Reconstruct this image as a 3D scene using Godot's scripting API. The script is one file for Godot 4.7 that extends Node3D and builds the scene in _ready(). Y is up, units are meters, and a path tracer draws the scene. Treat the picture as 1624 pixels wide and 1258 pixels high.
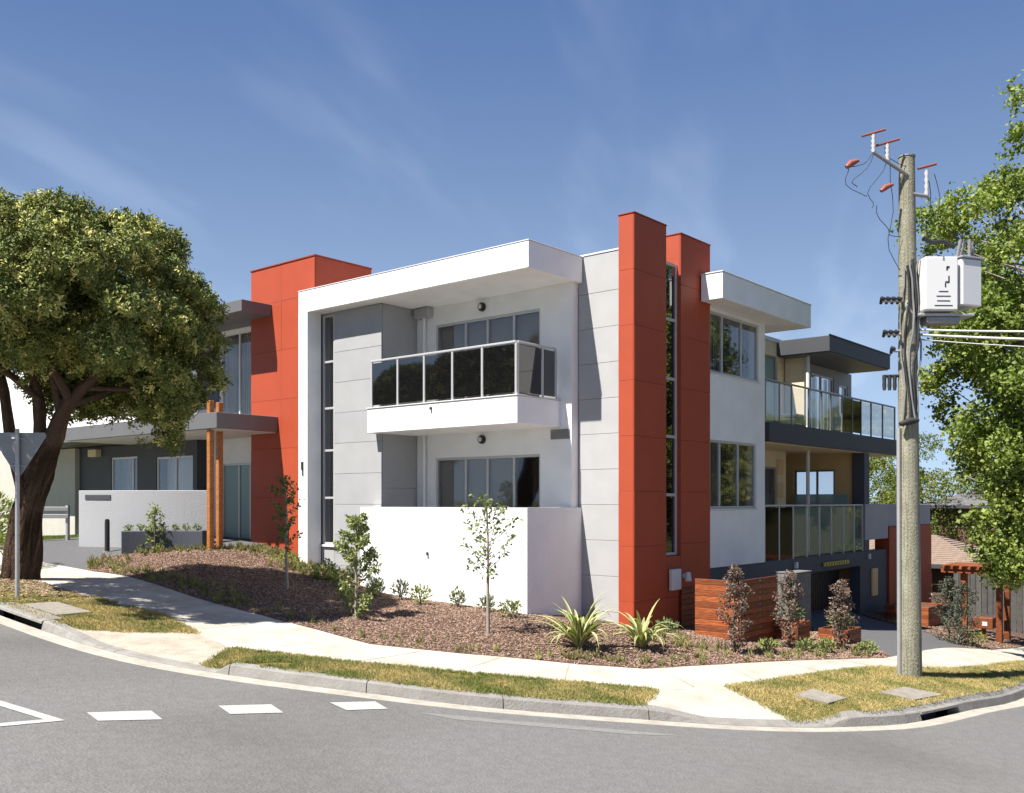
extends Node3D
# Corner apartment building seen from across the street. Metres; heights are counted from the photographer's eye level (y = 0),
# x runs along the street front, z out of it towards the street, so the building stands square to the axes.

const EYE_YAW := 40.111

class MB:
	var v := PackedVector3Array()
	var n := PackedVector3Array()
	var c := PackedColorArray()
	var colored := false
	func tri(a: Vector3, b: Vector3, d: Vector3, na: Vector3, nb: Vector3, nd: Vector3, col := Color.WHITE) -> void:
		if (a - d).cross(a - b).dot(na + nb + nd) < 0.0:
			v.append(a); v.append(d); v.append(b)
			n.append(na); n.append(nd); n.append(nb)
		else:
			v.append(a); v.append(b); v.append(d)
			n.append(na); n.append(nb); n.append(nd)
		c.append(col); c.append(col); c.append(col)
	func flat(a: Vector3, b: Vector3, d: Vector3, toward: Vector3, col := Color.WHITE) -> void:
		var m := (b - a).cross(d - a)
		if m.length_squared() < 1e-14: return
		m = m.normalized()
		if m.dot(toward) < 0.0: m = -m
		tri(a, b, d, m, m, m, col)
	func quad(a: Vector3, b: Vector3, d: Vector3, e: Vector3, toward: Vector3, col := Color.WHITE) -> void:
		flat(a, b, d, toward, col); flat(a, d, e, toward, col)
	func box(lo: Vector3, hi: Vector3, bev := 0.0) -> void:
		var ctr := (lo + hi) * 0.5
		var h := (hi - lo) * 0.5
		var b := minf(bev, minf(h.x, minf(h.y, h.z)) * 0.45)
		for ax in 3:
			var a1 := (ax + 1) % 3
			var a2 := (ax + 2) % 3
			for sg in [-1.0, 1.0]:
				var p := []
				for k in [[-1, -1], [1, -1], [1, 1], [-1, 1]]:
					var q := Vector3.ZERO
					q[ax] = h[ax] * sg; q[a1] = (h[a1] - b) * k[0]; q[a2] = (h[a2] - b) * k[1]
					p.append(ctr + q)
				var t := Vector3.ZERO
				t[ax] = sg
				quad(p[0], p[1], p[2], p[3], t)
		if b <= 0.0: return
		for ax in 3:
			var a1 := (ax + 1) % 3
			var a2 := (ax + 2) % 3
			for s1 in [-1.0, 1.0]:
				for s2 in [-1.0, 1.0]:
					var p := []
					for k in [[-1, 0], [1, 0], [1, 1], [-1, 1]]:
						var q := Vector3.ZERO
						q[ax] = (h[ax] - b) * k[0]
						q[a1] = (h[a1] - b * k[1]) * s1
						q[a2] = (h[a2] - b * (1 - k[1])) * s2
						p.append(ctr + q)
					var t := Vector3.ZERO
					t[a1] = s1; t[a2] = s2
					quad(p[0], p[1], p[2], p[3], t)
		for sx in [-1.0, 1.0]:
			for sy in [-1.0, 1.0]:
				for sz in [-1.0, 1.0]:
					var s := Vector3(sx, sy, sz)
					flat(ctr + Vector3(h.x * sx, (h.y - b) * sy, (h.z - b) * sz), ctr + Vector3((h.x - b) * sx, h.y * sy, (h.z - b) * sz), ctr + Vector3((h.x - b) * sx, (h.y - b) * sy, h.z * sz), s)
	func tube(pts: Array, rad: Array, seg := 10, col := Color.WHITE, rough := 0.0, caps := true, ridge := 0.0) -> void:
		var rings := []
		var side := Vector3.RIGHT
		for i in pts.size():
			var dir: Vector3 = (pts[mini(i + 1, pts.size() - 1)] - pts[maxi(i - 1, 0)]).normalized()
			if absf(dir.dot(side)) > 0.95: side = Vector3.FORWARD
			side = (side - dir * dir.dot(side)).normalized()
			var up := dir.cross(side)
			var ring := []
			for k in seg:
				var a := TAU * k / seg
				var nn := side * cos(a) + up * sin(a)
				var r: float = rad[i] * (1.0 + rough * sin(k * 2.6 + i * 1.7) + rough * 0.7 * sin(k * 5.1 + i * 3.3))
				if ridge > 0.0: r *= 1.0 + ridge * (absf(sin(k * 1.37 + 0.23 * sin(i * 0.8 + k))) - 0.6) + ridge * 0.5 * sin(k * 2.9 + i * 0.9)
				ring.append([pts[i] + nn * r, nn])
			rings.append(ring)
		for i in pts.size() - 1:
			for k in seg:
				var a = rings[i][k]; var b = rings[i][(k + 1) % seg]; var d = rings[i + 1][(k + 1) % seg]; var e = rings[i + 1][k]
				tri(a[0], b[0], d[0], a[1], b[1], d[1], col); tri(a[0], d[0], e[0], a[1], d[1], e[1], col)
		if caps:
			for i in [0, pts.size() - 1]:
				var t: Vector3 = (pts[0] - pts[1]) if i == 0 else (pts[i] - pts[i - 1])
				for k in seg: flat(pts[i], rings[i][k][0], rings[i][(k + 1) % seg][0], t, col)
	func leaf(p: Vector3, dir: Vector3, up: Vector3, l: float, w: float, col: Color) -> void:
		var s := dir.cross(up)
		if s.length_squared() < 1e-6: s = dir.cross(Vector3.RIGHT)
		s = s.normalized()
		var u := s.cross(dir).normalized()
		var m := p + dir * l * 0.5 + u * l * 0.06
		var a := p + dir * l * 0.42 - s * w * 0.5 + u * l * 0.14
		var b := p + dir * l * 0.42 + s * w * 0.5 + u * l * 0.14
		var t := p + dir * l - u * l * 0.06
		flat(p, a, m, u, col); flat(a, t, m, u, col); flat(p, m, b, u, col); flat(m, t, b, u, col)
	func mesh() -> ArrayMesh:
		var arr := []
		arr.resize(Mesh.ARRAY_MAX)
		arr[Mesh.ARRAY_VERTEX] = v
		arr[Mesh.ARRAY_NORMAL] = n
		if colored: arr[Mesh.ARRAY_COLOR] = c
		var m := ArrayMesh.new()
		m.add_surface_from_arrays(Mesh.PRIMITIVE_TRIANGLES, arr)
		return m

var rng := RandomNumberGenerator.new()
var taken := {}
var M := {}
var boxes := {}

# ------------------------------------------------------------------ helpers: nodes
func named(called: String) -> String:
	var k: int = taken.get(called, 0)
	taken[called] = k + 1
	return called if k == 0 else "%s_%03d" % [called, k]

func tag(o: Node3D, label := "", category := "", group := "", kind := "") -> Node3D:
	if label: o.set_meta("label", label)
	if category: o.set_meta("category", category)
	if group: o.set_meta("group", group)
	if kind: o.set_meta("kind", kind)
	return o

func thing(called: String, label: String, category: String, at: Vector3, group := "") -> Node3D:
	var o := Node3D.new()
	o.name = named(called)
	add_child(o)
	o.position = at
	return tag(o, label, category, group)

func base_of(o: Node) -> Vector3:
	var p := Vector3.ZERO
	while o != self and o is Node3D:
		p += o.position
		o = o.get_parent()
	return p

func put(mesh: Mesh, called: String, mat: Material, parent: Node, world := Vector3.ZERO, turn := Vector3.ZERO) -> MeshInstance3D:
	var o := MeshInstance3D.new()
	o.mesh = mesh
	o.material_override = mat
	if parent == self: called = named(called)
	o.name = called
	parent.add_child(o, true)
	o.position = world - base_of(parent)
	o.rotation = turn
	return o

func structure(mesh: Mesh, called: String, mat: Material) -> MeshInstance3D:
	var o := put(mesh, called, mat, self)
	o.set_meta("kind", "structure")
	return o

func bmesh(size: Vector3, bev := 0.006) -> ArrayMesh:
	var key := "%.3f %.3f %.3f %.4f" % [size.x, size.y, size.z, bev]
	if not boxes.has(key):
		var b := MB.new()
		b.box(-size * 0.5, size * 0.5, bev)
		boxes[key] = b.mesh()
	return boxes[key]

func bput(lo: Vector3, hi: Vector3, called: String, mat: Material, parent: Node, bev := 0.006) -> MeshInstance3D:
	return put(bmesh((hi - lo).abs(), bev), called, mat, parent, (lo + hi) * 0.5)

func span(axis: String, u0: float, u1: float, y0: float, y1: float, d0: float, d1: float) -> Array:
	# a box on a wall: u runs along the wall, d across it (axis "z": wall faces +z, "x": wall faces +x)
	if axis == "z": return [Vector3(minf(u0, u1), y0, minf(d0, d1)), Vector3(maxf(u0, u1), y1, maxf(d0, d1))]
	return [Vector3(minf(d0, d1), y0, minf(u0, u1)), Vector3(maxf(d0, d1), y1, maxf(u0, u1))]

func wput(axis: String, u0: float, u1: float, y0: float, y1: float, d0: float, d1: float, called: String, mat: Material, parent: Node, bev := 0.006) -> MeshInstance3D:
	var s := span(axis, u0, u1, y0, y1, d0, d1)
	return bput(s[0], s[1], called, mat, parent, bev)

func pierced(axis: String, face: float, thick: float, u0: float, u1: float, y0: float, y1: float, holes: Array) -> ArrayMesh:
	# a wall with rectangular openings [u0, u1, y0, y1], reveals included
	var us := [u0, u1]
	var ys := [y0, y1]
	for h in holes:
		us.append(clampf(h[0], u0, u1)); us.append(clampf(h[1], u0, u1)); ys.append(clampf(h[2], y0, y1)); ys.append(clampf(h[3], y0, y1))
	us.sort(); ys.sort()
	var solid := func(i: int, j: int) -> bool:
		if i < 0 or j < 0 or i >= us.size() - 1 or j >= ys.size() - 1: return false
		var cu: float = (us[i] + us[i + 1]) * 0.5
		var cy: float = (ys[j] + ys[j + 1]) * 0.5
		for h in holes:
			if cu > h[0] and cu < h[1] and cy > h[2] and cy < h[3]: return false
		return true
	var at := func(u: float, y: float, d: float) -> Vector3:
		return Vector3(u, y, d) if axis == "z" else Vector3(d, y, u)
	var b := MB.new()
	var back := face - thick
	var out: Vector3 = at.call(0, 0, 1)
	var along: Vector3 = at.call(1, 0, 0)
	for i in us.size() - 1:
		for j in ys.size() - 1:
			if us[i + 1] - us[i] < 1e-5 or ys[j + 1] - ys[j] < 1e-5 or not solid.call(i, j): continue
			var a: float = us[i]; var e: float = us[i + 1]; var f: float = ys[j]; var g: float = ys[j + 1]
			b.quad(at.call(a, f, face), at.call(e, f, face), at.call(e, g, face), at.call(a, g, face), out)
			b.quad(at.call(a, f, back), at.call(e, f, back), at.call(e, g, back), at.call(a, g, back), -out)
			var il := i - 1
			while il >= 0 and us[il + 1] - us[il] < 1e-5: il -= 1
			var ir := i + 1
			while ir < us.size() - 1 and us[ir + 1] - us[ir] < 1e-5: ir += 1
			var jl := j - 1
			while jl >= 0 and ys[jl + 1] - ys[jl] < 1e-5: jl -= 1
			var jr := j + 1
			while jr < ys.size() - 1 and ys[jr + 1] - ys[jr] < 1e-5: jr += 1
			if not solid.call(il, j): b.quad(at.call(a, f, face), at.call(a, g, face), at.call(a, g, back), at.call(a, f, back), -along)
			if not solid.call(ir, j): b.quad(at.call(e, f, face), at.call(e, g, face), at.call(e, g, back), at.call(e, f, back), along)
			if not solid.call(i, jl): b.quad(at.call(a, f, face), at.call(e, f, face), at.call(e, f, back), at.call(a, f, back), Vector3.DOWN)
			if not solid.call(i, jr): b.quad(at.call(a, g, face), at.call(e, g, face), at.call(e, g, back), at.call(a, g, back), Vector3.UP)
	return b.mesh()

# ------------------------------------------------------------------ helpers: materials
func lin(r: float, g: float, b: float) -> Color:
	return Color(r, g, b).linear_to_srgb()

func noise_image(sd: int, freq: float, oct: int, size: int, type := FastNoiseLite.TYPE_SIMPLEX_SMOOTH) -> Image:
	var f := FastNoiseLite.new()
	f.seed = sd
	f.noise_type = type
	f.frequency = freq
	f.fractal_octaves = oct
	var im := f.get_seamless_image(size, size)
	im.convert(Image.FORMAT_L8)
	return im

func ramp_tex(ims: Array, weights: Array, lo: Color, hi: Color, gamma := 1.0, grain := 0.0, sd := 1) -> ImageTexture:
	# several noises laid over one another, mapped between two colours
	var size: int = ims[0].get_width()
	var data := []
	for im in ims: data.append(im.get_data())
	var r := RandomNumberGenerator.new()
	r.seed = sd
	var table := PackedByteArray()
	for i in 256:
		var t := pow(i / 255.0, gamma)
		var col := lo.lerp(hi, t)
		table.append(int(clampf(col.r, 0, 1) * 255)); table.append(int(clampf(col.g, 0, 1) * 255)); table.append(int(clampf(col.b, 0, 1) * 255))
	var out := PackedByteArray()
	out.resize(size * size * 3)
	var w0: float = weights[0]
	var w1: float = weights[1] if weights.size() > 1 else 0.0
	var d0: PackedByteArray = data[0]
	var d1: PackedByteArray = data[1] if data.size() > 1 else data[0]
	for i in size * size:
		var x := (d0[i] * w0 + d1[i] * w1) / (w0 + w1)
		if grain > 0.0: x += (r.randf() - 0.5) * grain * 255.0
		var k := clampi(int(x), 0, 255) * 3
		out[i * 3] = table[k]; out[i * 3 + 1] = table[k + 1]; out[i * 3 + 2] = table[k + 2]
	return ImageTexture.create_from_image(Image.create_from_data(size, size, false, Image.FORMAT_RGB8, out))

func normal_tex(im: Image, strength: float) -> ImageTexture:
	var k: Image = im.duplicate()
	k.convert(Image.FORMAT_RGBA8)
	k.bump_map_to_normal_map(strength)
	return ImageTexture.create_from_image(k)

func mat(color: Color, rough: float, tex: Texture2D = null, scale := 1.0, nor: Texture2D = null, nstr := 0.5, metal := 0.0) -> StandardMaterial3D:
	var m := StandardMaterial3D.new()
	m.albedo_color = color
	m.roughness = rough
	m.metallic = metal
	if tex: m.albedo_texture = tex
	if nor:
		m.normal_enabled = true
		m.normal_texture = nor
		m.normal_scale = nstr
	if tex or nor:
		m.uv1_triplanar = true
		m.uv1_world_triplanar = true
		m.uv1_scale = Vector3.ONE * scale
	return m

func leafmat(rough := 0.5, back := Color(0.55, 0.62, 0.25)) -> StandardMaterial3D:
	var m := StandardMaterial3D.new()
	m.vertex_color_use_as_albedo = true
	m.roughness = rough
	m.backlight_enabled = true
	m.backlight = back
	m.cull_mode = BaseMaterial3D.CULL_DISABLED
	return m

func make_materials() -> void:
	var coarse := noise_image(3, 0.006, 5, 512)
	var mid := noise_image(5, 0.02, 4, 512)
	var fine := noise_image(7, 0.12, 3, 512)
	var cells := noise_image(9, 0.09, 2, 512, FastNoiseLite.TYPE_CELLULAR)
	var soft := ramp_tex([coarse, fine], [0.7, 0.3], Color(0.94, 0.94, 0.936), Color(1, 1, 1), 1.0, 0.04)
	var render_n := normal_tex(fine, 3.0)
	var stone := ramp_tex([coarse, mid], [0.6, 0.4], Color(0.74, 0.72, 0.69), Color(1, 1, 1), 0.8, 0.14)
	var road := ramp_tex([mid, fine], [0.35, 0.65], Color(0.72, 0.715, 0.71), Color(1, 1, 1), 0.9, 0.36, 4)
	var dirt := ramp_tex([mid, cells], [0.5, 0.5], Color(0.5, 0.42, 0.36), Color(1, 0.95, 0.9), 1.0, 0.3, 5)
	var straw := ramp_tex([mid, fine], [0.5, 0.5], Color(0.62, 0.60, 0.40), Color(1, 0.97, 0.78), 1.0, 0.3, 6)
	var rough_n := normal_tex(cells, 6.0)
	# painted and rendered walls
	M.white = mat(lin(0.88, 0.88, 0.875), 0.75, soft, 0.35, render_n, 0.12)
	M.white_low = mat(lin(0.85, 0.85, 0.84), 0.8, soft, 0.3, render_n, 0.2)
	M.pale = mat(lin(0.40, 0.402, 0.406), 0.7, soft, 0.4, render_n, 0.1)
	M.grey = mat(lin(0.36, 0.363, 0.371), 0.7, soft, 0.4, render_n, 0.1)
	M.grey_b = mat(lin(0.35, 0.353, 0.362), 0.7, soft, 0.37, render_n, 0.1)
	M.joint = mat(lin(0.31, 0.31, 0.315), 0.9)
	M.red = mat(lin(0.38, 0.057, 0.018), 0.6, soft, 0.4, render_n, 0.08)
	M.red_b = mat(lin(0.374, 0.056, 0.0177), 0.6, soft, 0.37, render_n, 0.08)
	M.red_joint = mat(lin(0.22, 0.032, 0.012), 0.8)
	M.charcoal = mat(lin(0.055, 0.057, 0.064), 0.6, soft, 0.4, render_n, 0.1)
	M.slate = mat(lin(0.07, 0.077, 0.10), 0.65, soft, 0.4, render_n, 0.15)
	M.fascia = mat(lin(0.13, 0.13, 0.135), 0.5, soft, 0.4)
	M.cream = mat(lin(0.80, 0.66, 0.42), 0.75, soft, 0.5, render_n, 0.15)
	M.tan = mat(lin(0.76, 0.53, 0.26), 0.75, soft, 0.5, render_n, 0.15)
	M.stone_white = mat(lin(0.50, 0.48, 0.43), 0.8, soft, 0.5)
	M.lining = mat(lin(0.62, 0.60, 0.56), 0.9)
	M.floor = mat(lin(0.22, 0.20, 0.18), 0.6)
	M.cap = mat(lin(0.58, 0.58, 0.58), 0.5)
	M.wall_grey = mat(lin(0.36, 0.365, 0.385), 0.8, soft, 0.3, render_n, 0.2)
	M.plinth = mat(lin(0.19, 0.19, 0.19), 0.85, stone, 0.8, rough_n, 0.3)
	var bg := mat(lin(0.004, 0.004, 0.005), 0.06)
	bg.metallic_specular = 0.3
	M.black_glass = bg
	M.alu = mat(lin(0.52, 0.52, 0.52), 0.4, null, 1.0, null, 0.5, 0.35)
	M.alu_white = mat(lin(0.68, 0.68, 0.67), 0.4)
	M.alu_grey = mat(lin(0.26, 0.26, 0.255), 0.4, null, 1.0, null, 0.5, 0.3)
	M.black = mat(lin(0.018, 0.018, 0.02), 0.45)
	M.blind = mat(lin(0.42, 0.40, 0.35), 0.9)
	M.blind_dark = mat(lin(0.33, 0.32, 0.29), 0.9)
	# glass
	var g := mat(Color(0.05, 0.06, 0.06, 0.16), 0.03)
	g.transparency = BaseMaterial3D.TRANSPARENCY_ALPHA
	g.metallic_specular = 0.8
	M.glass = g
	var t := mat(lin(0.006, 0.006, 0.007), 0.02)
	t.metallic_specular = 0.75
	t.clearcoat_enabled = true
	t.clearcoat = 1.0
	t.clearcoat_roughness = 0.02
	M.tint = t
	var c := mat(Color(0.62, 0.72, 0.70, 0.16), 0.03)
	c.transparency = BaseMaterial3D.TRANSPARENCY_ALPHA
	M.clear = c
	var fr := mat(Color(0.55, 0.66, 0.64, 0.8), 0.35)
	fr.transparency = BaseMaterial3D.TRANSPARENCY_ALPHA
	M.frost = fr
	# ground
	M.path = mat(lin(0.53, 0.505, 0.445), 0.9, stone, 0.22, render_n, 0.3)
	M.ramp = mat(lin(0.44, 0.40, 0.335), 0.9, stone, 0.5, rough_n, 0.3)
	M.kerb = mat(lin(0.29, 0.28, 0.265), 0.9, stone, 0.7, rough_n, 0.4)
	M.gutter = mat(lin(0.46, 0.43, 0.38), 0.9, stone, 0.6, render_n, 0.4)
	M.asphalt = mat(lin(0.182, 0.179, 0.176), 0.9, road, 0.55, rough_n, 0.35)
	M.asphalt.vertex_color_use_as_albedo = true
	M.drive = mat(lin(0.12, 0.12, 0.125), 0.9, road, 0.6, rough_n, 0.3)
	M.seal = mat(lin(0.135, 0.13, 0.125), 0.85, road, 0.8)
	M.scuff = mat(lin(0.25, 0.243, 0.235), 0.9, road, 0.7)
	M.paint = mat(lin(0.54, 0.53, 0.505), 0.7, road, 0.7, rough_n, 0.4)
	M.paling = mat(lin(0.09, 0.088, 0.085), 0.85, stone, 1.1)
	M.paling_b = mat(lin(0.11, 0.107, 0.102), 0.85, stone, 1.1)
	M.soil = mat(lin(0.18, 0.12, 0.09), 1.0, dirt, 0.9, rough_n, 0.8)
	M.turf = mat(lin(0.22, 0.18, 0.07), 1.0, straw, 0.7, rough_n, 0.8)
	M.lawn = mat(lin(0.10, 0.14, 0.03), 1.0, straw, 0.7, rough_n, 0.8)
	M.terrain = mat(lin(0.13, 0.12, 0.06), 1.0, straw, 0.2, rough_n, 0.5)
	M.lid = mat(lin(0.30, 0.275, 0.24), 0.9, stone, 1.3, rough_n, 0.4)
	# wood and bark
	var gr := FastNoiseLite.new()
	gr.seed = 21; gr.frequency = 0.02; gr.fractal_octaves = 4
	var gi := Image.create(256, 256, false, Image.FORMAT_L8)
	for y in 256:
		for x in 256:
			gi.set_pixel(x, y, Color.from_hsv(0, 0, clampf(0.5 + 0.7 * gr.get_noise_3d(40.0 * cos(TAU * x / 256.0), 40.0 * sin(TAU * x / 256.0), y * 9.0), 0, 1)))
	var grain := ramp_tex([gi], [1.0], Color(0.62, 0.52, 0.46), Color(1, 1, 1), 1.0, 0.05)
	for k in 4:
		var d: float = [1.0, 0.78, 1.15, 0.62][k]
		M["timber%d" % k] = mat(lin(0.44 * d, 0.132 * d, 0.038 * d), 0.55, grain, 0.9)
	M.post = mat(lin(0.52, 0.23, 0.055), 0.45, grain, 0.9)
	M.bark = mat(lin(0.36, 0.275, 0.215), 1.0, dirt, 0.8, rough_n, 1.0)
	M.bark.uv1_scale = Vector3(4.0, 0.7, 4.0)
	M.bark.heightmap_enabled = true
	M.bark.heightmap_texture = ImageTexture.create_from_image(cells)
	M.bark.heightmap_scale = 5.0
	M.twig = mat(lin(0.13, 0.10, 0.075), 0.95)
	M.pale_bark = mat(lin(0.30, 0.26, 0.22), 0.9)
	var pg := Image.create(256, 256, false, Image.FORMAT_L8)
	for y in 256:
		for x in 256:
			pg.set_pixel(x, y, Color.from_hsv(0, 0, clampf(0.5 + 0.75 * gr.get_noise_3d(170.0 * cos(TAU * x / 256.0), 170.0 * sin(TAU * x / 256.0), 60.0 * sin(TAU * y / 256.0)), 0, 1)))
	M.pole = mat(lin(0.39, 0.38, 0.285), 0.9, ramp_tex([pg, mid], [0.6, 0.4], Color(0.58, 0.56, 0.53), Color(1, 1, 1), 1.0, 0.12), 0.5, rough_n, 0.5)
	M.pole.uv1_scale = Vector3(1.6, 0.45, 1.6)
	M.steel = mat(lin(0.45, 0.45, 0.45), 0.5, soft, 1.0, null, 0.5, 0.5)
	M.sign_back = mat(lin(0.30, 0.30, 0.30), 0.55, soft, 1.0, null, 0.5, 0.4)
	M.porcelain = mat(lin(0.68, 0.67, 0.66), 0.35)
	M.insulator = mat(lin(0.46, 0.44, 0.43), 0.4)
	M.fuse = mat(lin(0.25, 0.075, 0.055), 0.4)
	M.rubber = mat(lin(0.02, 0.02, 0.022), 0.6)
	M.cable = mat(lin(0.55, 0.53, 0.48), 0.6)
	M.yellow = mat(lin(0.62, 0.50, 0.05), 0.5)
	M.brick = mat(lin(0.15, 0.085, 0.065), 0.9, stone, 1.5, rough_n, 0.4)
	M.tile = mat(lin(0.30, 0.225, 0.18), 0.85, stone, 1.2)
	M.tile_grey = mat(lin(0.19, 0.19, 0.2), 0.85, stone, 1.2)
	M.leaf = leafmat(0.7)
	M.leaf_dense = leafmat(0.75, Color(0.3, 0.34, 0.16))
	M.leaf_bright = leafmat(0.6, Color(0.72, 0.78, 0.3))
	M.blade = leafmat(0.8, Color(0.5, 0.5, 0.3))
	M.chip = leafmat(1.0, Color(0, 0, 0))
	M.chip.backlight_enabled = false

# ------------------------------------------------------------------ terrain
var ctrl := [  # x, z, height of the ground
	[-15.5, -6.2, -1.72], [-12.5, -6.2, -1.92], [-10.6, -6.8, -2.07], [-8.7, -7.7, -2.22], [-7.6, -8.5, -2.37], [-6.46, -9.9, -2.57], [-5.78, -10.6, -2.67], [-5.15, -11.5, -2.77], [-4.57, -12.56, -2.87], [-4.0, -14.1, -2.97], [-3.7, -17.1, -3.17],
	[0, 0, -2.45], [-6, 0, -2.15], [8, -8, -3.0], [0, -8, -2.85], [-14, 0, -1.7], [-24, -5, -1.3], [-36, -6, -0.8], [10, 12, -2.5], [-40, 12, -0.6], [20, -30, -4.6],
	[-20.65, -14.29, -0.99], [-18.8, -14.29, -1.27], [-18.15, -13.89, -1.41], [-17, -14.2, -1.6], [-15.44, -13.89, -1.94], [-13.4, -13.89, -2.03], [-11.33, -13.89, -2.1], [-10.47, -15.6, -2.38], [-9.9, -15.32, -2.36], [-10, -18, -2.6], [-10, -27.3, -3.21], [-8.1, -23.4, -3.1], [-6, -20.8, -3.0], [-5, -23.5, -3.45], [-7.2, -27.9, -3.6], [-3.7, -24, -3.7], [-9, -34, -3.7], [-4, -42, -5.0],
	[-23.5, -10.3, -1.40], [-18.7, -8.2, -1.5], [-20, -9.85, -1.5], [-14.8, -8.6, -1.9], [-14.4, -10, -1.95], [-11.2, -9.9, -2.2], [-7.7, -12.2, -2.5], [-6.75, -16.1, -2.75], [-6.1, -18, -2.88], [-5.07, -16, -2.82],
	[-19.84, -12.57, -1.13], [-20.08, -13.02, -1.11], [-22.79, -12.45, -1.1], [-24.27, -11.59, -1.11], [-21.49, -13.28, -1.09], [-32, -14, -1.15], [-30, -9.5, -1.15], [-40, -20, -1.0], [-20, -30, -1.5]]
var wts := PackedFloat64Array()
const GX0 := -62.0
const GZ0 := -62.0
const GS := 0.25
const GNX := 345
const GNZ := 345
var hgrid := PackedFloat32Array()

func solve_heights() -> void:
	var n := ctrl.size()
	var m := []
	for i in n + 3:
		var row := PackedFloat64Array()
		row.resize(n + 4)
		m.append(row)
	for i in n:
		for j in n:
			var r2: float = pow(ctrl[i][0] - ctrl[j][0], 2) + pow(ctrl[i][1] - ctrl[j][1], 2)
			m[i][j] = (0.5 * r2 * log(r2) if r2 > 1e-9 else 0.15)
		m[i][n] = 1.0; m[i][n + 1] = ctrl[i][0]; m[i][n + 2] = ctrl[i][1]; m[i][n + 3] = ctrl[i][2]
		m[n][i] = 1.0; m[n + 1][i] = ctrl[i][0]; m[n + 2][i] = ctrl[i][1]
	var k := n + 3
	for i in k:
		var p := i
		for r in range(i + 1, k):
			if absf(m[r][i]) > absf(m[p][i]): p = r
		var tmp = m[i]; m[i] = m[p]; m[p] = tmp
		for r in range(i + 1, k):
			var f: float = m[r][i] / m[i][i]
			if f == 0.0: continue
			for cc in range(i, k + 1): m[r][cc] -= f * m[i][cc]
	wts.resize(k)
	for i in range(k - 1, -1, -1):
		var s: float = m[i][k]
		for cc in range(i + 1, k): s -= m[i][cc] * wts[cc]
		wts[i] = s / m[i][i]
	# a coarse lattice everywhere, read back bilinearly
	hgrid.resize(GNX * GNZ)
	var cx := PackedFloat64Array()
	var cz := PackedFloat64Array()
	for q in ctrl: cx.append(q[0]); cz.append(q[1])
	var step := 3
	for j in range(0, GNZ, step):
		for i in range(0, GNX, step):
			var x := clampf(GX0 + i * GS, -44, 22)
			var z := clampf(GZ0 + j * GS, -46, 14)
			var s := wts[n] + wts[n + 1] * x + wts[n + 2] * z
			for q in n:
				var dx := x - cx[q]
				var dz := z - cz[q]
				var r2 := dx * dx + dz * dz
				if r2 > 1e-9: s += wts[q] * 0.5 * r2 * log(r2)
			hgrid[j * GNX + i] = s
	for j in GNZ:
		for i in GNX:
			if i % step == 0 and j % step == 0: continue
			var i0 := mini(i / step * step, GNX - 1 - step)
			var j0 := mini(j / step * step, GNZ - 1 - step)
			var fx := float(i - i0) / step
			var fz := float(j - j0) / step
			hgrid[j * GNX + i] = lerpf(lerpf(hgrid[j0 * GNX + i0], hgrid[j0 * GNX + i0 + step], fx), lerpf(hgrid[(j0 + step) * GNX + i0], hgrid[(j0 + step) * GNX + i0 + step], fx), fz)

func plain_h(x: float, z: float) -> float:
	var fx := clampf((x - GX0) / GS, 0, GNX - 1.001)
	var fz := clampf((z - GZ0) / GS, 0, GNZ - 1.001)
	var i := int(fx)
	var j := int(fz)
	fx -= i
	fz -= j
	var o := j * GNX + i
	return lerpf(lerpf(hgrid[o], hgrid[o + 1], fx), lerpf(hgrid[o + GNX], hgrid[o + GNX + 1], fx), fz)

# the road's edge, left to right, and what is known about it by length along it
var edge := PackedVector2Array()
var edge_s := PackedFloat32Array()
var edge_n := PackedVector2Array()
var ramps := []

func make_edge() -> void:
	var raw := [Vector2(-60, -5.6), Vector2(-40, -5.9), Vector2(-28, -6.05), Vector2(-20, -6.15), Vector2(-15.5, -6.17), Vector2(-12.5, -6.25), Vector2(-10.57, -6.76), Vector2(-8.71, -7.68), Vector2(-7.6, -8.56), Vector2(-6.46, -9.88), Vector2(-5.78, -10.65), Vector2(-5.15, -11.5), Vector2(-4.57, -12.56), Vector2(-4.02, -14.1), Vector2(-3.68, -17.1), Vector2(-3.62, -22), Vector2(-3.6, -34), Vector2(-3.6, -60)]
	for i in raw.size() - 1:
		var a: Vector2 = raw[maxi(i - 1, 0)]; var b: Vector2 = raw[i]; var d: Vector2 = raw[i + 1]; var e: Vector2 = raw[mini(i + 2, raw.size() - 1)]
		var steps := maxi(1, int(ceil(b.distance_to(d) / 0.45)))
		for k in steps:
			var t := float(k) / steps
			edge.append(b.cubic_interpolate(d, a, e, t) if b.distance_to(d) < 6.0 else b.lerp(d, t))
	edge.append(raw[-1])
	var s := 0.0
	for i in edge.size():
		if i > 0: s += edge[i].distance_to(edge[i - 1])
		edge_s.append(s)
		var dir := (edge[mini(i + 1, edge.size() - 1)] - edge[maxi(i - 1, 0)]).normalized()
		edge_n.append(Vector2(dir.y, -dir.x))  # away from the road
	ramps = [[s_at(-14.5, -6.2), s_at(-12.9, -6.2), s_at(-10.75, -6.7), s_at(-10.6, -6.75)], [s_at(-6.25, -10.15), s_at(-5.62, -10.85), s_at(-4.8, -12.1), s_at(-4.5, -12.75)]]

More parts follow.
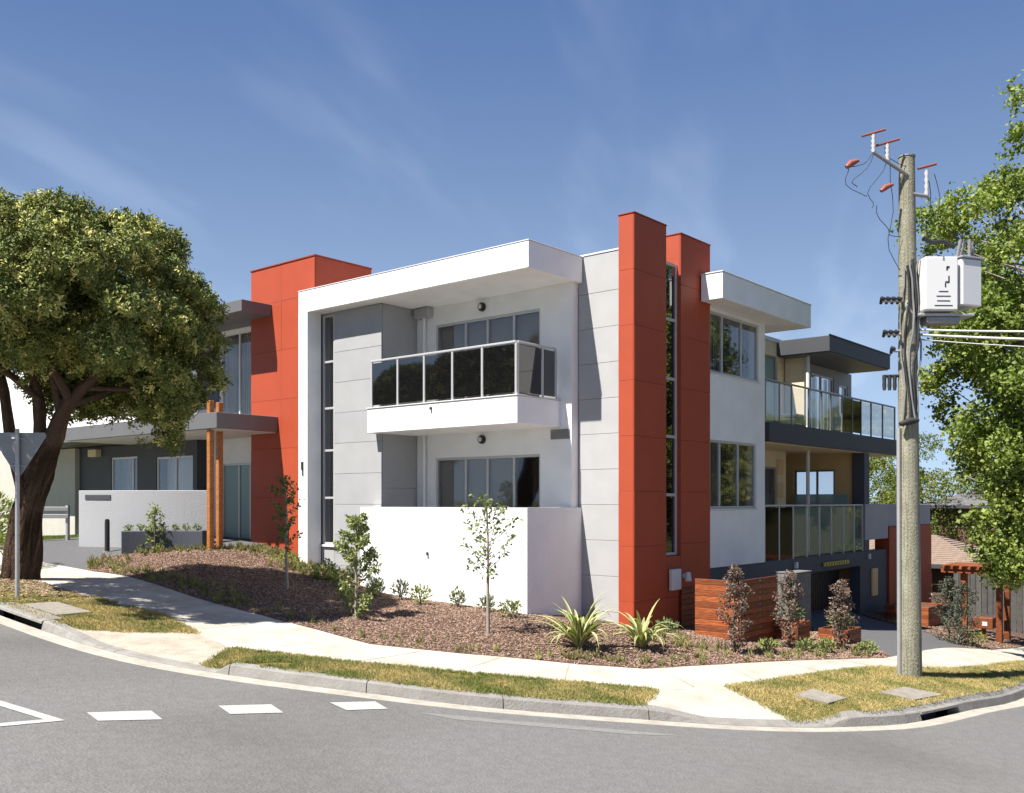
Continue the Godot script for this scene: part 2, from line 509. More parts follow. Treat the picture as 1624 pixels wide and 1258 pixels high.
func near_edge(x: float, z: float) -> Vector2:  # (length along the edge, distance behind it)
	var p := Vector2(x, z)
	var best := INF
	var out := Vector2.ZERO
	for i in edge.size() - 1:
		var q := Geometry2D.get_closest_point_to_segment(p, edge[i], edge[i + 1])
		var d := q.distance_squared_to(p)
		if d < best:
			best = d
			var sd := signf((p - edge[i]).dot(edge_n[i]))
			out = Vector2(edge_s[i] + q.distance_to(edge[i]), sqrt(d) * (sd if sd != 0 else 1.0))
	return out

func s_at(x: float, z: float) -> float: return near_edge(x, z).x

func lowered(s: float) -> float:  # 0 where the kerb stands up, 1 where it is laid flat
	for r in ramps:
		if s > r[0] and s < r[3]: return smoothstep(r[0], r[1], s) if s < r[1] else 1.0 - smoothstep(r[2], r[3], s)
	return 0.0

func h(x: float, z: float) -> float:
	var y := plain_h(x, z)
	if x > -15.5 and x < -3.5 and z < -5.5 and z > -14.0:
		var e := near_edge(x, z)
		if e.y < 1.8:
			var l := lowered(e.x)
			if l > 0.0: y -= 0.115 * l * clampf(1.0 - (e.y - 0.4) / 1.2, 0, 1)
	return y

func on(x: float, z: float, lift := 0.0) -> Vector3: return Vector3(x, h(x, z) + lift, z)

func road_h(x: float, z: float) -> float: return plain_h(x, z) - 0.13

func edge_at(s: float, d: float) -> Vector2:
	var i := clampi(edge_s.bsearch(s) - 1, 0, edge.size() - 2)
	var t := (s - edge_s[i]) / maxf(edge_s[i + 1] - edge_s[i], 1e-6)
	return edge[i].lerp(edge[i + 1], t) + edge_n[i].lerp(edge_n[i + 1], t).normalized() * d

func kerb_back(s0: float, s1: float, d := 0.46) -> PackedVector2Array:
	var out := PackedVector2Array([edge_at(s0, d)])
	for i in edge.size():
		if edge_s[i] > minf(s0, s1) + 0.05 and edge_s[i] < maxf(s0, s1) - 0.05: out.append(edge_at(edge_s[i], d))
	if s1 < s0:
		var r := PackedVector2Array([edge_at(s0, d)])
		for i in range(edge.size() - 1, -1, -1):
			if edge_s[i] > s1 + 0.05 and edge_s[i] < s0 - 0.05: r.append(edge_at(edge_s[i], d))
		out = r
	out.append(edge_at(s1, d))
	return out

func sheet(poly: PackedVector2Array, height: Callable, cell := 0.5, thick := 0.0, tint: FastNoiseLite = null) -> ArrayMesh:
	var lo := poly[0]
	var hi := poly[0]
	for p in poly: lo = lo.min(p); hi = hi.max(p)
	var b := MB.new()
	b.colored = tint != null
	var cache := {}
	var at := func(p: Vector2) -> Vector3:
		if not cache.has(p): cache[p] = Vector3(p.x, height.call(p.x, p.y), p.y)
		return cache[p]
	for i in range(floori(lo.x / cell), ceili(hi.x / cell)):
		for j in range(floori(lo.y / cell), ceili(hi.y / cell)):
			var r := PackedVector2Array([Vector2(i, j) * cell, Vector2(i + 1, j) * cell, Vector2(i + 1, j + 1) * cell, Vector2(i, j + 1) * cell])
			for piece in Geometry2D.intersect_polygons(poly, r):
				var ix := Geometry2D.triangulate_polygon(piece)
				for k in range(0, ix.size(), 3):
					var a: Vector3 = at.call(piece[ix[k]]); var d: Vector3 = at.call(piece[ix[k + 1]]); var e: Vector3 = at.call(piece[ix[k + 2]])
					if tint:
						var first := b.c.size()
						b.flat(a, d, e, Vector3.UP)
						for w in range(first, b.c.size()):
							var q := b.v[w]
							var g := 0.96 + 0.34 * tint.get_noise_2d(q.x, q.z)
							b.c[w] = Color(g * 1.01, g, g * 0.985)
					else: b.flat(a, d, e, Vector3.UP)
	if thick > 0.0:
		var mid := Vector2.ZERO
		for p in poly: mid += p / poly.size()
		for i in poly.size():
			var p := poly[i]; var q := poly[(i + 1) % poly.size()]
			var a: Vector3 = at.call(p); var d: Vector3 = at.call(q)
			var o := (p + q) * 0.5 - mid
			b.quad(a, d, d + Vector3.DOWN * thick, a + Vector3.DOWN * thick, Vector3(o.x, 0, o.y))
	return b.mesh()

func poly(a: Array) -> PackedVector2Array:
	var o := PackedVector2Array()
	for p in a: o.append(Vector2(p[0], p[1]))
	return o

var strips := []
var beds := []
var lids := []

func setting() -> void:
	# the land: one sheet out to the horizon, a little below everything laid on it
	var b := MB.new()
	var xs := [-900.0, -400.0, -180.0, -90.0]
	for i in range(-62, 26, 2): xs.append(float(i))
	xs.append_array([60.0, 140.0, 350.0, 900.0])
	var zs := [-900.0, -400.0, -180.0, -90.0]
	for i in range(-62, 26, 2): zs.append(float(i))
	zs.append_array([60.0, 140.0, 350.0, 900.0])
	for i in xs.size() - 1:
		for j in zs.size() - 1:
			var q := []
			for k in [[0, 0], [1, 0], [1, 1], [0, 1]]:
				var x: float = xs[i + k[0]]; var z: float = zs[j + k[1]]
				q.append(Vector3(x, plain_h(x, z) - 0.34, z))
			b.quad(q[0], q[1], q[2], q[3], Vector3.UP)
	structure(b.mesh(), "ground", M.terrain)
	# the carriageway
	var rp := edge.duplicate()
	rp.append(Vector2(24, -60)); rp.append(Vector2(24, 22)); rp.append(Vector2(-60, 22))
	var tone := FastNoiseLite.new()
	tone.seed = 12; tone.frequency = 0.22; tone.fractal_octaves = 3
	var nearpoly := poly([[-22, 4], [4, 4], [4, -24], [-22, -24]])
	var near := Geometry2D.intersect_polygons(rp, nearpoly)
	var road := structure(sheet(near[0], road_h, 0.5, 0.0, tone), "road", M.asphalt)
	var far := Geometry2D.clip_polygons(rp, nearpoly)
	for f in far: put(sheet(f, road_h, 2.0, 0.0, tone), "road_surface", M.asphalt, road)
	var paint := func(a: Array, called: String, m: Material, lift := 0.006) -> void:
		put(sheet(poly(a), func(x: float, z: float) -> float: return road_h(x, z) + lift, 0.5), called, m, road)
	paint.call([[-9.68, -4.72], [-9.41, -5.28], [-9.03, -5.19], [-9.32, -4.66]], "painted_dash", M.paint)
	paint.call([[-9.24, -5.97], [-9.00, -6.49], [-8.62, -6.38], [-8.86, -5.87]], "painted_dash", M.paint)
	paint.call([[-8.74, -7.11], [-8.54, -7.63], [-8.20, -7.52], [-8.37, -7.05]], "painted_dash", M.paint)
	paint.call([[-9.50, -4.42], [-14.2, -3.70], [-14.15, -3.58], [-9.66, -4.27]], "painted_line", M.paint)
	paint.call([[-9.50, -4.415], [-9.645, -4.275], [-9.95, -3.0], [-10.0, -1.5], [-9.86, -1.5], [-9.80, -3.0]], "painted_line", M.paint)
	# sealed cracks and a scuffed band of pale dust
	var strip_of := func(pts: Array, w: float, called: String, m: Material, lift: float) -> void:
		var l := PackedVector2Array()
		var r := PackedVector2Array()
		for i in pts.size():
			var p := Vector2(pts[i][0], pts[i][1])
			var q0: Array = pts[maxi(i - 1, 0)]; var q1: Array = pts[mini(i + 1, pts.size() - 1)]
			var d := (Vector2(q1[0], q1[1]) - Vector2(q0[0], q0[1])).normalized()
			var ww := w * (0.7 + 0.6 * rng.randf()) * (0.15 if i == 0 or i == pts.size() - 1 else 1.0)
			l.append(p + Vector2(-d.y, d.x) * ww * 0.5); r.append(p - Vector2(-d.y, d.x) * ww * 0.5)
		r.reverse()
		l.append_array(r)
		put(sheet(l, func(x: float, z: float) -> float: return road_h(x, z) + lift, 0.5), called, m, road)
	strip_of.call([[-7.9, -7.75], [-7.55, -8.0], [-7.2, -8.35], [-6.9, -8.7], [-6.5, -9.15], [-6.2, -9.45], [-5.8, -9.95]], 0.15, "worn_streak", M.scuff, 0.003)
	# gutter: one concrete tray along the whole edge
	b = MB.new()
	for i in edge.size() - 1:
		var row := []
		for k in [i, i + 1]:
			var r := []
			for d in [[-0.015, -0.02], [0.0, 0.005], [0.27, -0.004], [0.285, -0.03]]:
				var p := edge_at(edge_s[k], d[0])
				r.append(Vector3(p.x, road_h(edge[k].x, edge[k].y) + d[1], p.y))
			row.append(r)
		for k in 3: b.quad(row[0][k], row[0][k + 1], row[1][k + 1], row[1][k], Vector3.UP)
	structure(b.mesh(), "gutter", M.gutter)
	# kerb stones, laid flat at the two crossings, with two gully slots
	var kerb := Node3D.new()
	kerb.name = "kerb"
	add_child(kerb)
	kerb.set_meta("kind", "structure")
	var cuts := [s_at(-10.55, -6.77), s_at(-8.81, -7.6), s_at(-7.44, -8.72), s_at(-6.25, -10.15)]
	var slots := [[s_at(-16.4, -6.2), s_at(-14.55, -6.2)], [s_at(-4.03, -14.05), s_at(-3.88, -15.2)]]
	for q in slots: cuts.append_array(q)
	var s: float = cuts[0] - 2.1
	while s > 2.0: cuts.append(s); s -= 2.1
	s = cuts[3] + 2.0
	while s < edge_s[-1] - 2.0: cuts.append(s); s += 2.1
	cuts.sort()
	for i in cuts.size() - 1:
		var c0: float = cuts[i]; var c1: float = cuts[i + 1]
		if c1 - c0 < 0.3 and i + 2 < cuts.size():
			cuts[i + 1] = c0
			continue
		var slot := false
		for q in slots:
			if c0 >= q[0] - 0.05 and c1 <= q[1] + 0.05: slot = true
		b = MB.new()
		var steps := maxi(3, int((c1 - c0) / 0.2))
		var prev := []
		for k in steps + 1:
			var ss := lerpf(c0 + 0.006, c1 - 0.006, float(k) / steps)
			var up := lerpf(0.128, 0.012, lowered(ss))
			var rows := []
			var prof := [[0.275, -0.03], [0.285, 0.0], [0.315, up * 0.86], [0.335, up * 0.98], [0.365, up], [0.46, up + 0.004], [0.46, -0.12]]
			if slot: prof = [[0.62, up - 0.045], [0.29, up - 0.045], [0.295, up * 0.9], [0.315, up * 0.985], [0.365, up + 0.002], [0.46, up + 0.006], [0.62, up + 0.006], [0.62, up - 0.045]]
			for d in prof:
				var p := edge_at(ss, d[0])
				var o := edge_at(ss, 0.0)
				var yy: float = road_h(o.x, o.y) + d[1]
				if d[0] > 0.4 and d[1] > 0.0 and not slot: yy = maxf(yy, h(p.x, p.y) + 0.003)
				if slot and d[0] > 0.4 and d[1] > up: yy = maxf(yy, h(p.x, p.y) + 0.004)
				rows.append(Vector3(p.x, yy, p.y))
			if k > 0:
				var mid2 := edge_at(ss, 0.40)
				var ctr := Vector3(mid2.x, road_h(mid2.x, mid2.y) + 0.03, mid2.y)
				for e in rows.size() - 1: b.quad(prev[e], prev[e + 1], rows[e + 1], rows[e], (prev[e] + rows[e + 1]) * 0.5 - ctr)
			if k == 0 or k == steps:
				var dir2 := edge_at(ss + 0.05, 0.3) - edge_at(ss - 0.05, 0.3)
				var t := Vector3(dir2.x, 0, dir2.y) * (-1.0 if k == 0 else 1.0)
				for e in range(1, rows.size() - 1): b.flat(rows[0], rows[e], rows[e + 1], t)
			prev = rows
		put(b.mesh(), "kerb_stone", M.kerb, kerb)
		if slot:
			b = MB.new()
			for k in 6:
				var sa := lerpf(c0, c1, k / 6.0); var sb := lerpf(c0, c1, (k + 1) / 6.0)
				var q := []
				for e in [[sa, 0.29, -0.02], [sb, 0.29, -0.02], [sb, 0.30, -0.3], [sa, 0.30, -0.3], [sa, 0.62, -0.3], [sb, 0.62, -0.3], [sb, 0.62, 0.12], [sa, 0.62, 0.12]]:
					var p := edge_at(e[0], e[1]); var o := edge_at(e[0], 0.0)
					q.append(Vector3(p.x, road_h(o.x, o.y) + e[2], p.y))
				b.quad(q[0], q[1], q[2], q[3], Vector3.BACK); b.quad(q[2], q[3], q[4], q[5], Vector3.UP); b.quad(q[4], q[5], q[6], q[7], Vector3.BACK)
			put(b.mesh(), "gully_pit", M.seal, kerb)
	# footpath, kerb ramps, verges, garden beds
	var up_line := [[-60, -10.6], [-30, -10.4], [-23.3, -10.2], [-20.0, -9.9], [-16.02, -9.85], [-14.38, -9.97], [-12.62, -9.97], [-11.21, -9.9], [-9.85, -10.52], [-8.42, -11.51], [-7.72, -12.25], [-7.24, -13.89], [-6.74, -16.05], [-6.15, -17.89], [-6.0, -20.5], [-5.85, -24], [-5.8, -60]]
	var low1 := [[-60, -8.6], [-24, -8.3], [-18.63, -8.16], [-17.5, -8.08], [-15.7, -8.31], [-14.81, -8.5], [-13.08, -8.07]]
	var low2 := [[-11.78, -7.85], [-11.2, -8.1], [-10.06, -8.65], [-9.1, -9.35], [-8.0, -10.25], [-7.2, -11.05], [-6.97, -11.29]]
	var low3 := [[-6.48, -12.49], [-6.28, -13.7], [-6.06, -14.9], [-5.84, -16.04], [-5.45, -17.3], [-5.1, -18.3], [-4.8, -19.6], [-4.7, -21], [-4.6, -24], [-4.6, -60]]
	var s1 := s_at(-14.1, -6.2)
	var s2 := s_at(-11.05, -6.62)
	var s3 := s_at(-6.3, -10.1)
	var s4 := s_at(-4.95, -11.85)
	var pp := poly(low1 + low2 + low3)
	var upr := poly(up_line)
	upr.reverse()
	pp.append_array(upr)
	structure(sheet(pp, h), "footpath", M.path)
	# tooled joints across the path
	var foot := get_node("footpath")
	for q in [[-22.0, -8.2, -22.2, -10.2], [-20.3, -8.2, -20.5, -9.95], [-18.6, -8.15, -18.6, -9.9], [-16.9, -8.12, -16.9, -9.87], [-15.2, -8.4, -15.3, -9.9], [-13.4, -8.15, -13.6, -9.97], [-11.6, -7.9, -11.8, -9.95], [-10.2, -8.6, -10.35, -10.25], [-9.0, -9.45, -9.35, -10.85], [-7.85, -10.4, -8.5, -11.4], [-6.75, -12.0, -7.62, -12.5], [-6.4, -13.3, -7.25, -13.8], [-6.05, -15.0, -6.98, -15.2], [-5.7, -16.5, -6.6, -16.7], [-5.2, -18.1, -6.15, -18.0], [-4.8, -19.7, -6.05, -19.7], [-4.7, -21.4, -5.95, -21.4]]:
		var a := Vector2(q[0], q[1]); var e := Vector2(q[2], q[3])
		var o := (e - a).orthogonal().normalized() * 0.007
		put(sheet(PackedVector2Array([a + o, e + o, e - o, a - o]), func(x: float, z: float) -> float: return h(x, z) + 0.003, 0.5), "tooled_joint", M.ramp, foot)
	var rp1 := kerb_back(s1, s2)
	rp1.append_array(poly([[-11.78, -7.85], [-13.08, -8.07]]))
	structure(sheet(rp1, h, 0.25), "kerb_ramp", M.ramp)
	var rp2 := kerb_back(s3, s4)
	rp2.append_array(poly([[-6.48, -12.49], [-6.97, -11.29]]))
	structure(sheet(rp2, h, 0.25), "kerb_ramp", M.path)
	var v1 := poly(low1)
	v1.append_array(kerb_back(s1, 4.0))
	var v2 := poly(low2)
	v2.append_array(kerb_back(s3, s2))
	var v3 := kerb_back(edge_s[-1] - 1.0, s4)
	v3.append_array(poly(low3))
	strips = [v1, v2, v3]
	for v in strips: structure(sheet(v, h), "verge", M.turf)
	# mulched beds
	var bed := poly([[-20.3, -9.92], [-16.02, -9.85], [-14.38, -9.97], [-12.62, -9.97], [-11.21, -9.9], [-9.85, -10.52], [-8.42, -11.51], [-7.72, -12.25], [-7.24, -13.89], [-6.74, -16.05], [-6.15, -17.89], [-6.13, -18.3], [-7.0, -19.4], [-8.2, -20.6], [-10.3, -21.2], [-10.3, -16.2], [-12.0, -15.9], [-12.0, -14.6], [-20.3, -14.6], [-19.95, -13.9], [-20.0, -12.75], [-21.9, -11.75], [-22.0, -10.75]])
	var bed2 := poly([[-5.9, -22.6], [-5.8, -36], [-10.3, -36], [-10.3, -27.6], [-7.5, -25.6]])
	beds = [bed, bed2]
	for v in beds: structure(sheet(v, h), "garden_bed", M.soil)
	# paving at the entry, lawn left of it, driveway to the garage
	structure(sheet(poly([[-27, -10.3], [-23.3, -10.2], [-20.3, -9.92], [-22.0, -10.75], [-21.9, -11.75], [-20.0, -12.75], [-19.95, -13.9], [-20.3, -14.6], [-27, -14.7]]), h), "entry_paving", M.drive)
	structure(sheet(poly([[-60, -10.6], [-30, -10.4], [-27, -10.3], [-27, -14.7], [-60, -14.7]]), h, 1.0), "lawn", M.lawn)
	structure(sheet(poly([[-6.13, -18.3], [-6.0, -20.5], [-5.9, -22.6], [-7.5, -25.6], [-10.7, -27.6], [-10.7, -21.2], [-10.3, -21.2], [-8.2, -20.6], [-7.0, -19.4]]), h), "driveway", M.drive)
	# concrete pit covers set in the verge
	for a in [["concrete pit cover in the verge between the kerb ramp and the power pole", [[-5.71, -12.98], [-5.67, -13.55], [-5.15, -13.52], [-5.20, -12.96]]], ["concrete lid over the gully pit, against the kerb below the power pole", [[-4.98, -14.30], [-4.86, -15.05], [-4.34, -15.25], [-4.50, -14.45]]], ["grey concrete pit lid beside the kerb near the give way sign", [[-16.15, -6.80], [-16.2, -7.40], [-15.2, -7.50], [-15.05, -6.85]]]]:
		var lp := poly(a[1])
		lids.append(lp)
		var o := put(sheet(lp, func(x: float, z: float) -> float: return h(x, z) + 0.03, 0.5, 0.08), "pit_cover", M.lid, self)
		tag(o, a[0], "pit cover", "concrete pit covers")

# ------------------------------------------------------------------ the apartment building
func panels(parent: Node, axis: String, face: float, us: Array, ys: Array, mats: Array, called := "cladding_panel", gap := 0.007, thick := 0.03) -> void:
	var k := 0
	for i in us.size() - 1:
		for j in ys.size() - 1:
			wput(axis, us[i] + gap * 0.5, us[i + 1] - gap * 0.5, ys[j] + gap * 0.5, ys[j + 1] - gap * 0.5, face - thick, face + 0.0015 * (k % 3), called, mats[(k * 7 + i) % mats.size()], parent, 0.003)
			k += 1

func window(parent: Node, axis: String, face: float, u0: float, u1: float, y0: float, y1: float, ups: Array, bars: Array, frame: Material, blind := 0, glass: Material = null, w := 0.055) -> MeshInstance3D:
	# frame with uprights at u and bars at y; panes and blinds are its own pieces
	var b := MB.new()
	var d0 := face - 0.09
	var d1 := face - 0.03
	var add := func(a: float, e: float, f: float, g: float, p := 0.0) -> void:
		var s := span(axis, a, e, f, g, d0, d1 + p)
		b.box(s[0], s[1], 0.004)
	add.call(u0, u0 + w, y0, y1)
	add.call(u1 - w, u1, y0, y1)
	add.call(u0 + w, u1 - w, y0, y0 + w)
	add.call(u0 + w, u1 - w, y1 - w, y1)
	for u in ups: add.call(u - w * 0.5, u + w * 0.5, y0 + w, y1 - w)
	var us := [u0 + w]
	for u in ups: us.append_array([u - w * 0.5, u + w * 0.5])
	us.append(u1 - w)
	for i in range(0, us.size(), 2):
		for y in bars: add.call(us[i], us[i + 1], y - w * 0.5, y + w * 0.5, -0.004)
	var o := put(b.mesh(), "window", frame, parent)
	var ys := [y0 + w]
	for y in bars: ys.append_array([y - w * 0.5, y + w * 0.5])
	ys.append(y1 - w)
	for i in range(0, us.size(), 2):
		for j in range(0, ys.size(), 2):
			wput(axis, us[i] - 0.008, us[i + 1] + 0.008, ys[j] - 0.008, ys[j + 1] + 0.008, face - 0.064, face - 0.056, "pane", glass if glass else M.glass, o, 0.0)
	if blind >= 2:
		# roller blinds drawn down behind all panes but, for 3, the last
		for i in range(0, us.size() - (2 if blind == 3 else 0), 2):
			wput(axis, us[i] - 0.02, us[i + 1] + 0.02, y0 + 0.03, y1 - 0.02, face - 0.162, face - 0.158, "blind", M.blind_dark, o, 0.0)
	if blind == 1:
		# vertical louvre blades hanging inside
		var lb := MB.new()
		var u := u0 + 0.05
		while u < u1 - 0.1:
			var a := 0.5 + 0.25 * sin(u * 7.0)
			if true:
				var du := 0.052 * cos(a); var dd := 0.052 * sin(a)
				var p := []
				for k in [[-1, y0 + 0.05], [1, y0 + 0.05], [1, y1 - 0.04], [-1, y1 - 0.04]]:
					var uu: float = u + 0.05 + du * k[0]
					var qd: float = face - 0.2 + dd * k[0]
					p.append(Vector3(uu, k[1], qd) if axis == "z" else Vector3(qd, k[1], uu))
				lb.quad(p[0], p[1], p[2], p[3], Vector3(0.3, 0, 0.3))
			u += 0.095
		put(lb.mesh(), "blind", M.blind, o)
	return o

func balustrade(parent: Node, called: String, axis: String, face: float, stations: Array, y0: float, y1: float, glasses: Array, metal: Material, post_w := 0.05) -> MeshInstance3D:
	var s := span(axis, stations[0], stations[-1], y1 - 0.045, y1, face - 0.03, face + 0.03)
	var o := bput(s[0], s[1], called, metal, parent, 0.008)
	for u in stations:
		wput(axis, u - post_w * 0.5, u + post_w * 0.5, y0, y1 - 0.046, face - 0.022, face + 0.022, "post", metal, o, 0.004)
	for i in stations.size() - 1:
		var a := minf(stations[i], stations[i + 1]) + post_w * 0.5 + 0.012
		var e := maxf(stations[i], stations[i + 1]) - post_w * 0.5 - 0.012
		wput(axis, a, e, y0 + 0.05, y1 - 0.07, face - 0.005, face + 0.005, "pane", glasses[i % glasses.size()], o, 0.0)
	return o

func rows(a: float, b: float, step: float) -> Array:
	var o := [a]
	var y := a + step
	while y < b - step * 0.35: o.append(y); y += step
	o.append(b)
	return o

func building() -> void:
	var B := thing("apartment_building", "two storey white and grey apartment building with orange red piers and towers", "building", Vector3(-14.0, -2.6, -18.0))
	var zF := -13.89
	var zG := -14.30
	var zB := -15.40
	var zW := -15.62
	# --- front block: white frame, roof slab
	bput(Vector3(-18.20, -2.2, -14.285), Vector3(-17.87, 4.3805, zF), "frame_post", M.white, B, 0.0)
	var roof := bput(Vector3(-18.20, 4.38, -15.60), Vector3(-11.30, 4.88, zF), "roof_slab", M.white, B, 0.003)
	bput(Vector3(-18.215, 4.881, -15.61), Vector3(-11.285, 4.903, zF + 0.012), "capping", M.cap, roof, 0.006)
	bput(Vector3(-18.10, 4.38, -18.29), Vector3(-10.30, 4.60, -15.85), "roof_deck", M.cap, B)
	bput(Vector3(-18.10, 4.38, -30.0), Vector3(-14.01, 4.60, -18.30), "roof_deck", M.cap, B)
	bput(Vector3(-14.0, 4.381, -25.6), Vector3(-11.45, 4.5, -22.31), "roof_deck", M.cap, B)
	# grey panelled wall with the tall slit window
	var ys := rows(-2.16, 4.375, 0.70)
	panels(B, "z", zG, [-17.41, -15.80], ys, [M.grey, M.grey_b])
	panels(B, "z", zG, [-17.868, -17.41], [-2.16, -1.46, -1.02], [M.grey_b, M.grey])
	put(pierced("z", zG - 0.022, 0.2, -17.868, -15.82, -2.3, 4.378, [[-17.82, -17.41, -0.98, 4.33]]), "wall", M.joint, B)
	window(B, "z", zG + 0.02, -17.83, -17.41, -0.99, 4.34, [], [0.09, 1.19, 2.17, 3.25], M.alu, 0, null, 0.05)
	wput("z", -17.86, -17.36, -1.045, -0.995, zG - 0.02, zG + 0.05, "sill", M.alu_white, B)
	# side wall of the balcony recess
	panels(B, "x", -15.80, [-15.39, -14.335], rows(-1.1, 4.375, 1.40), [M.grey, M.grey_b])
	bput(Vector3(-15.98, -2.2, -15.39), Vector3(-15.833, 4.378, -14.54), "wall", M.joint, B)
	# back wall of the balconies
	put(pierced("z", zB, 0.218, -15.97, -11.42, -2.2, 4.378, [[-15.24, -12.22, 2.06, 3.97], [-15.24, -12.22, -1.08, 0.98]]), "wall", M.white, B)
	window(B, "z", zB, -15.24, -12.22, 2.06, 3.97, [-14.33, -13.69, -12.95], [], M.alu, 2)
	window(B, "z", zB, -15.24, -12.22, -1.08, 0.98, [-14.33, -13.69, -12.95], [], M.alu, 3)
	# balcony
	var slab := bput(Vector3(-15.98, 1.50, zB + 0.003), Vector3(-11.70, 2.03, -14.04), "balcony", M.white, B, 0.01)
	bput(Vector3(-16.0, 2.031, zB + 0.004), Vector3(-11.68, 2.055, -14.02), "capping", M.cap, slab, 0.005)
	balustrade(B, "balustrade", "z", -14.10, [-15.89, -15.06, -14.26, -13.45, -12.64, -11.77], 2.055, 3.09, [M.tint], M.alu)
	balustrade(B, "balustrade", "x", -11.77, [-14.135, -14.90, -15.33], 2.055, 3.09, [M.tint], M.alu)
	# terrace wall
	put(_terrace_wall(), "terrace_wall", M.white_low, B)
	bput(Vector3(-15.83, -1.3, -15.39), Vector3(-11.53, -1.1, -14.09), "terrace_floor", M.floor, B)
	# downpipe with rain head, bulkhead lamps, vent, small spouts
	var dp := MB.new()
	dp.tube([Vector3(-15.52, -1.1, -15.33), Vector3(-15.52, 1.499, -15.33)], [0.045, 0.045], 12)
	dp.tube([Vector3(-15.52, 2.06, -15.33), Vector3(-15.52, 4.17, -15.33)], [0.045, 0.045], 12)
	var pipe := put(dp.mesh(), "downpipe", M.alu_white, B)
	bput(Vector3(-15.72, 4.15, -15.395), Vector3(-15.28, 4.36, -15.20), "rain_head", M.pale, pipe, 0.01)
	for y in [4.19, 1.34]:
		var l := MB.new()
		l.tube([Vector3(-13.80, y, zB), Vector3(-13.80, y, zB + 0.05), Vector3(-13.80, y, zB + 0.09)], [0.095, 0.095, 0.07], 16)
		var lamp := put(l.mesh(), "wall_lamp", M.black, B)
		l = MB.new()
		l.tube([Vector3(-13.80, y, zB + 0.088), Vector3(-13.80, y, zB + 0.105)], [0.055, 0.04], 14)
		put(l.mesh(), "lens", M.porcelain, lamp)
	var vent := bput(Vector3(-11.94, 1.26, zB), Vector3(-11.45, 1.46, zB + 0.02), "vent", M.alu_grey, B)
	for k in 6: bput(Vector3(-11.92, 1.285 + k * 0.027, zB + 0.021), Vector3(-11.47, 1.296 + k * 0.027, zB + 0.035), "vent_slat", M.alu_grey, vent, 0.0)
	for p in [Vector3(-14.0, 1.93, -14.04), Vector3(-13.95, -1.05, zF)]:
		var sp := MB.new()
		sp.tube([p, p + Vector3(0, 0.0, 0.03), p + Vector3(0, -0.03, 0.045)], [0.028, 0.026, 0.022], 10)
		put(sp.mesh(), "overflow_spout", M.black, B)
	var num := MB.new()
	num.box(Vector3(-18.09, 0.74, zF), Vector3(-18.01, 0.93, zF + 0.02), 0.004)
	num.box(Vector3(-18.05, 0.60, zF), Vector3(-18.01, 0.74, zF + 0.02), 0.004)
	put(num.mesh(), "house_number", M.black, B)
	# --- plain wall between balcony block and piers
	panels(B, "z", zW, [-11.415, -10.255], rows(-2.86, 4.90, 0.70), [M.pale], "cladding_panel", 0.007)
	bput(Vector3(-11.41, -3.0, zW - 0.2), Vector3(-10.26, 4.90, zW - 0.025), "wall", M.joint, B)
	bput(Vector3(-11.42, 4.901, zW - 0.22), Vector3(-10.255, 4.94, zW + 0.015), "capping", M.cap, B)
	# --- the two red piers with the slit window between them
	for q in [[-16.49, -15.32, 5.45], [-18.27, -17.05, 5.42]]:
		var core := bput(Vector3(-10.235, -3.0, q[0] + 0.015), Vector3(-9.917, q[2], q[1] - 0.015), "red_pier", M.red_joint, B)
		panels(core, "x", -9.90, [q[0], q[1]], rows(-2.95, q[2], 1.05), [M.red, M.red_b], "cladding_panel", 0.004, 0.018)
		panels(core, "z", q[1], [-10.25, -9.9185], rows(-2.95, q[2], 1.05), [M.red, M.red_b], "cladding_panel", 0.004, 0.018)
		bput(Vector3(-10.26, q[2] + 0.001, q[0] - 0.01), Vector3(-9.885, q[2] + 0.03, q[1] + 0.015), "capping", M.red_joint, core)
		bput(Vector3(-10.25, -2.95, q[0] + 0.002), Vector3(-10.236, q[2] - 0.003, q[1] - 0.02), "cladding_panel", M.red, core, 0.002)
		bput(Vector3(-10.235, 4.3, q[0]), Vector3(-9.92, q[2] - 0.003, q[0] + 0.0145), "cladding_panel", M.red, core, 0.002)
	panels(B, "x", -9.902, [-17.046, -16.494], [-2.95, -1.9, -1.08], [M.red_b, M.red], "cladding_panel", 0.004, 0.018)
	bput(Vector3(-10.2, -3.0, -17.04), Vector3(-9.922, -1.085, -16.5), "wall", M.red_joint, B)
	window(B, "x", -9.95, -17.046, -16.494, -1.075, 4.80, [], [0.14, 1.31, 2.47, 3.66], M.alu, 0, M.tint, 0.06)
	bput(Vector3(-10.45, -1.08, -17.04), Vector3(-10.3, 4.79, -16.5), "wall", M.joint, B)
	var mb := bput(Vector3(-9.882, -1.76, -16.91), Vector3(-9.80, -1.34, -16.56), "meter_box", M.alu_white, B, 0.01)
	bput(Vector3(-9.80, -1.74, -16.89), Vector3(-9.792, -1.36, -16.58), "door", M.alu_white, mb, 0.004)
	var wl := MB.new()
	wl.tube([Vector3(-9.882, -1.5, -17.12), Vector3(-9.78, -1.5, -17.12)], [0.05, 0.05], 12)
	wl.tube([Vector3(-9.77, -1.42, -17.12), Vector3(-9.77, -1.60, -17.12)], [0.05, 0.075], 12)
	put(wl.mesh(), "wall_lamp", M.porcelain, B)
	# --- white block facing the side street
	put(pierced("x", -10.0, 0.25, -21.10, -18.285, -1.42, 4.178, [[-20.78, -18.45, 2.78, 4.10], [-20.66, -18.45, -0.15, 1.34]]), "wall", M.white, B)
	window(B, "x", -9.99, -20.78, -18.45, 2.78, 4.10, [-19.04, -19.94], [], M.alu, 1)
	window(B, "x", -9.99, -20.66, -18.45, -0.15, 1.34, [-18.93, -19.79], [], M.alu, 1)
	wput("x", -20.70, -18.42, -0.19, -0.152, -10.04, -9.965, "sill", M.alu_white, B)
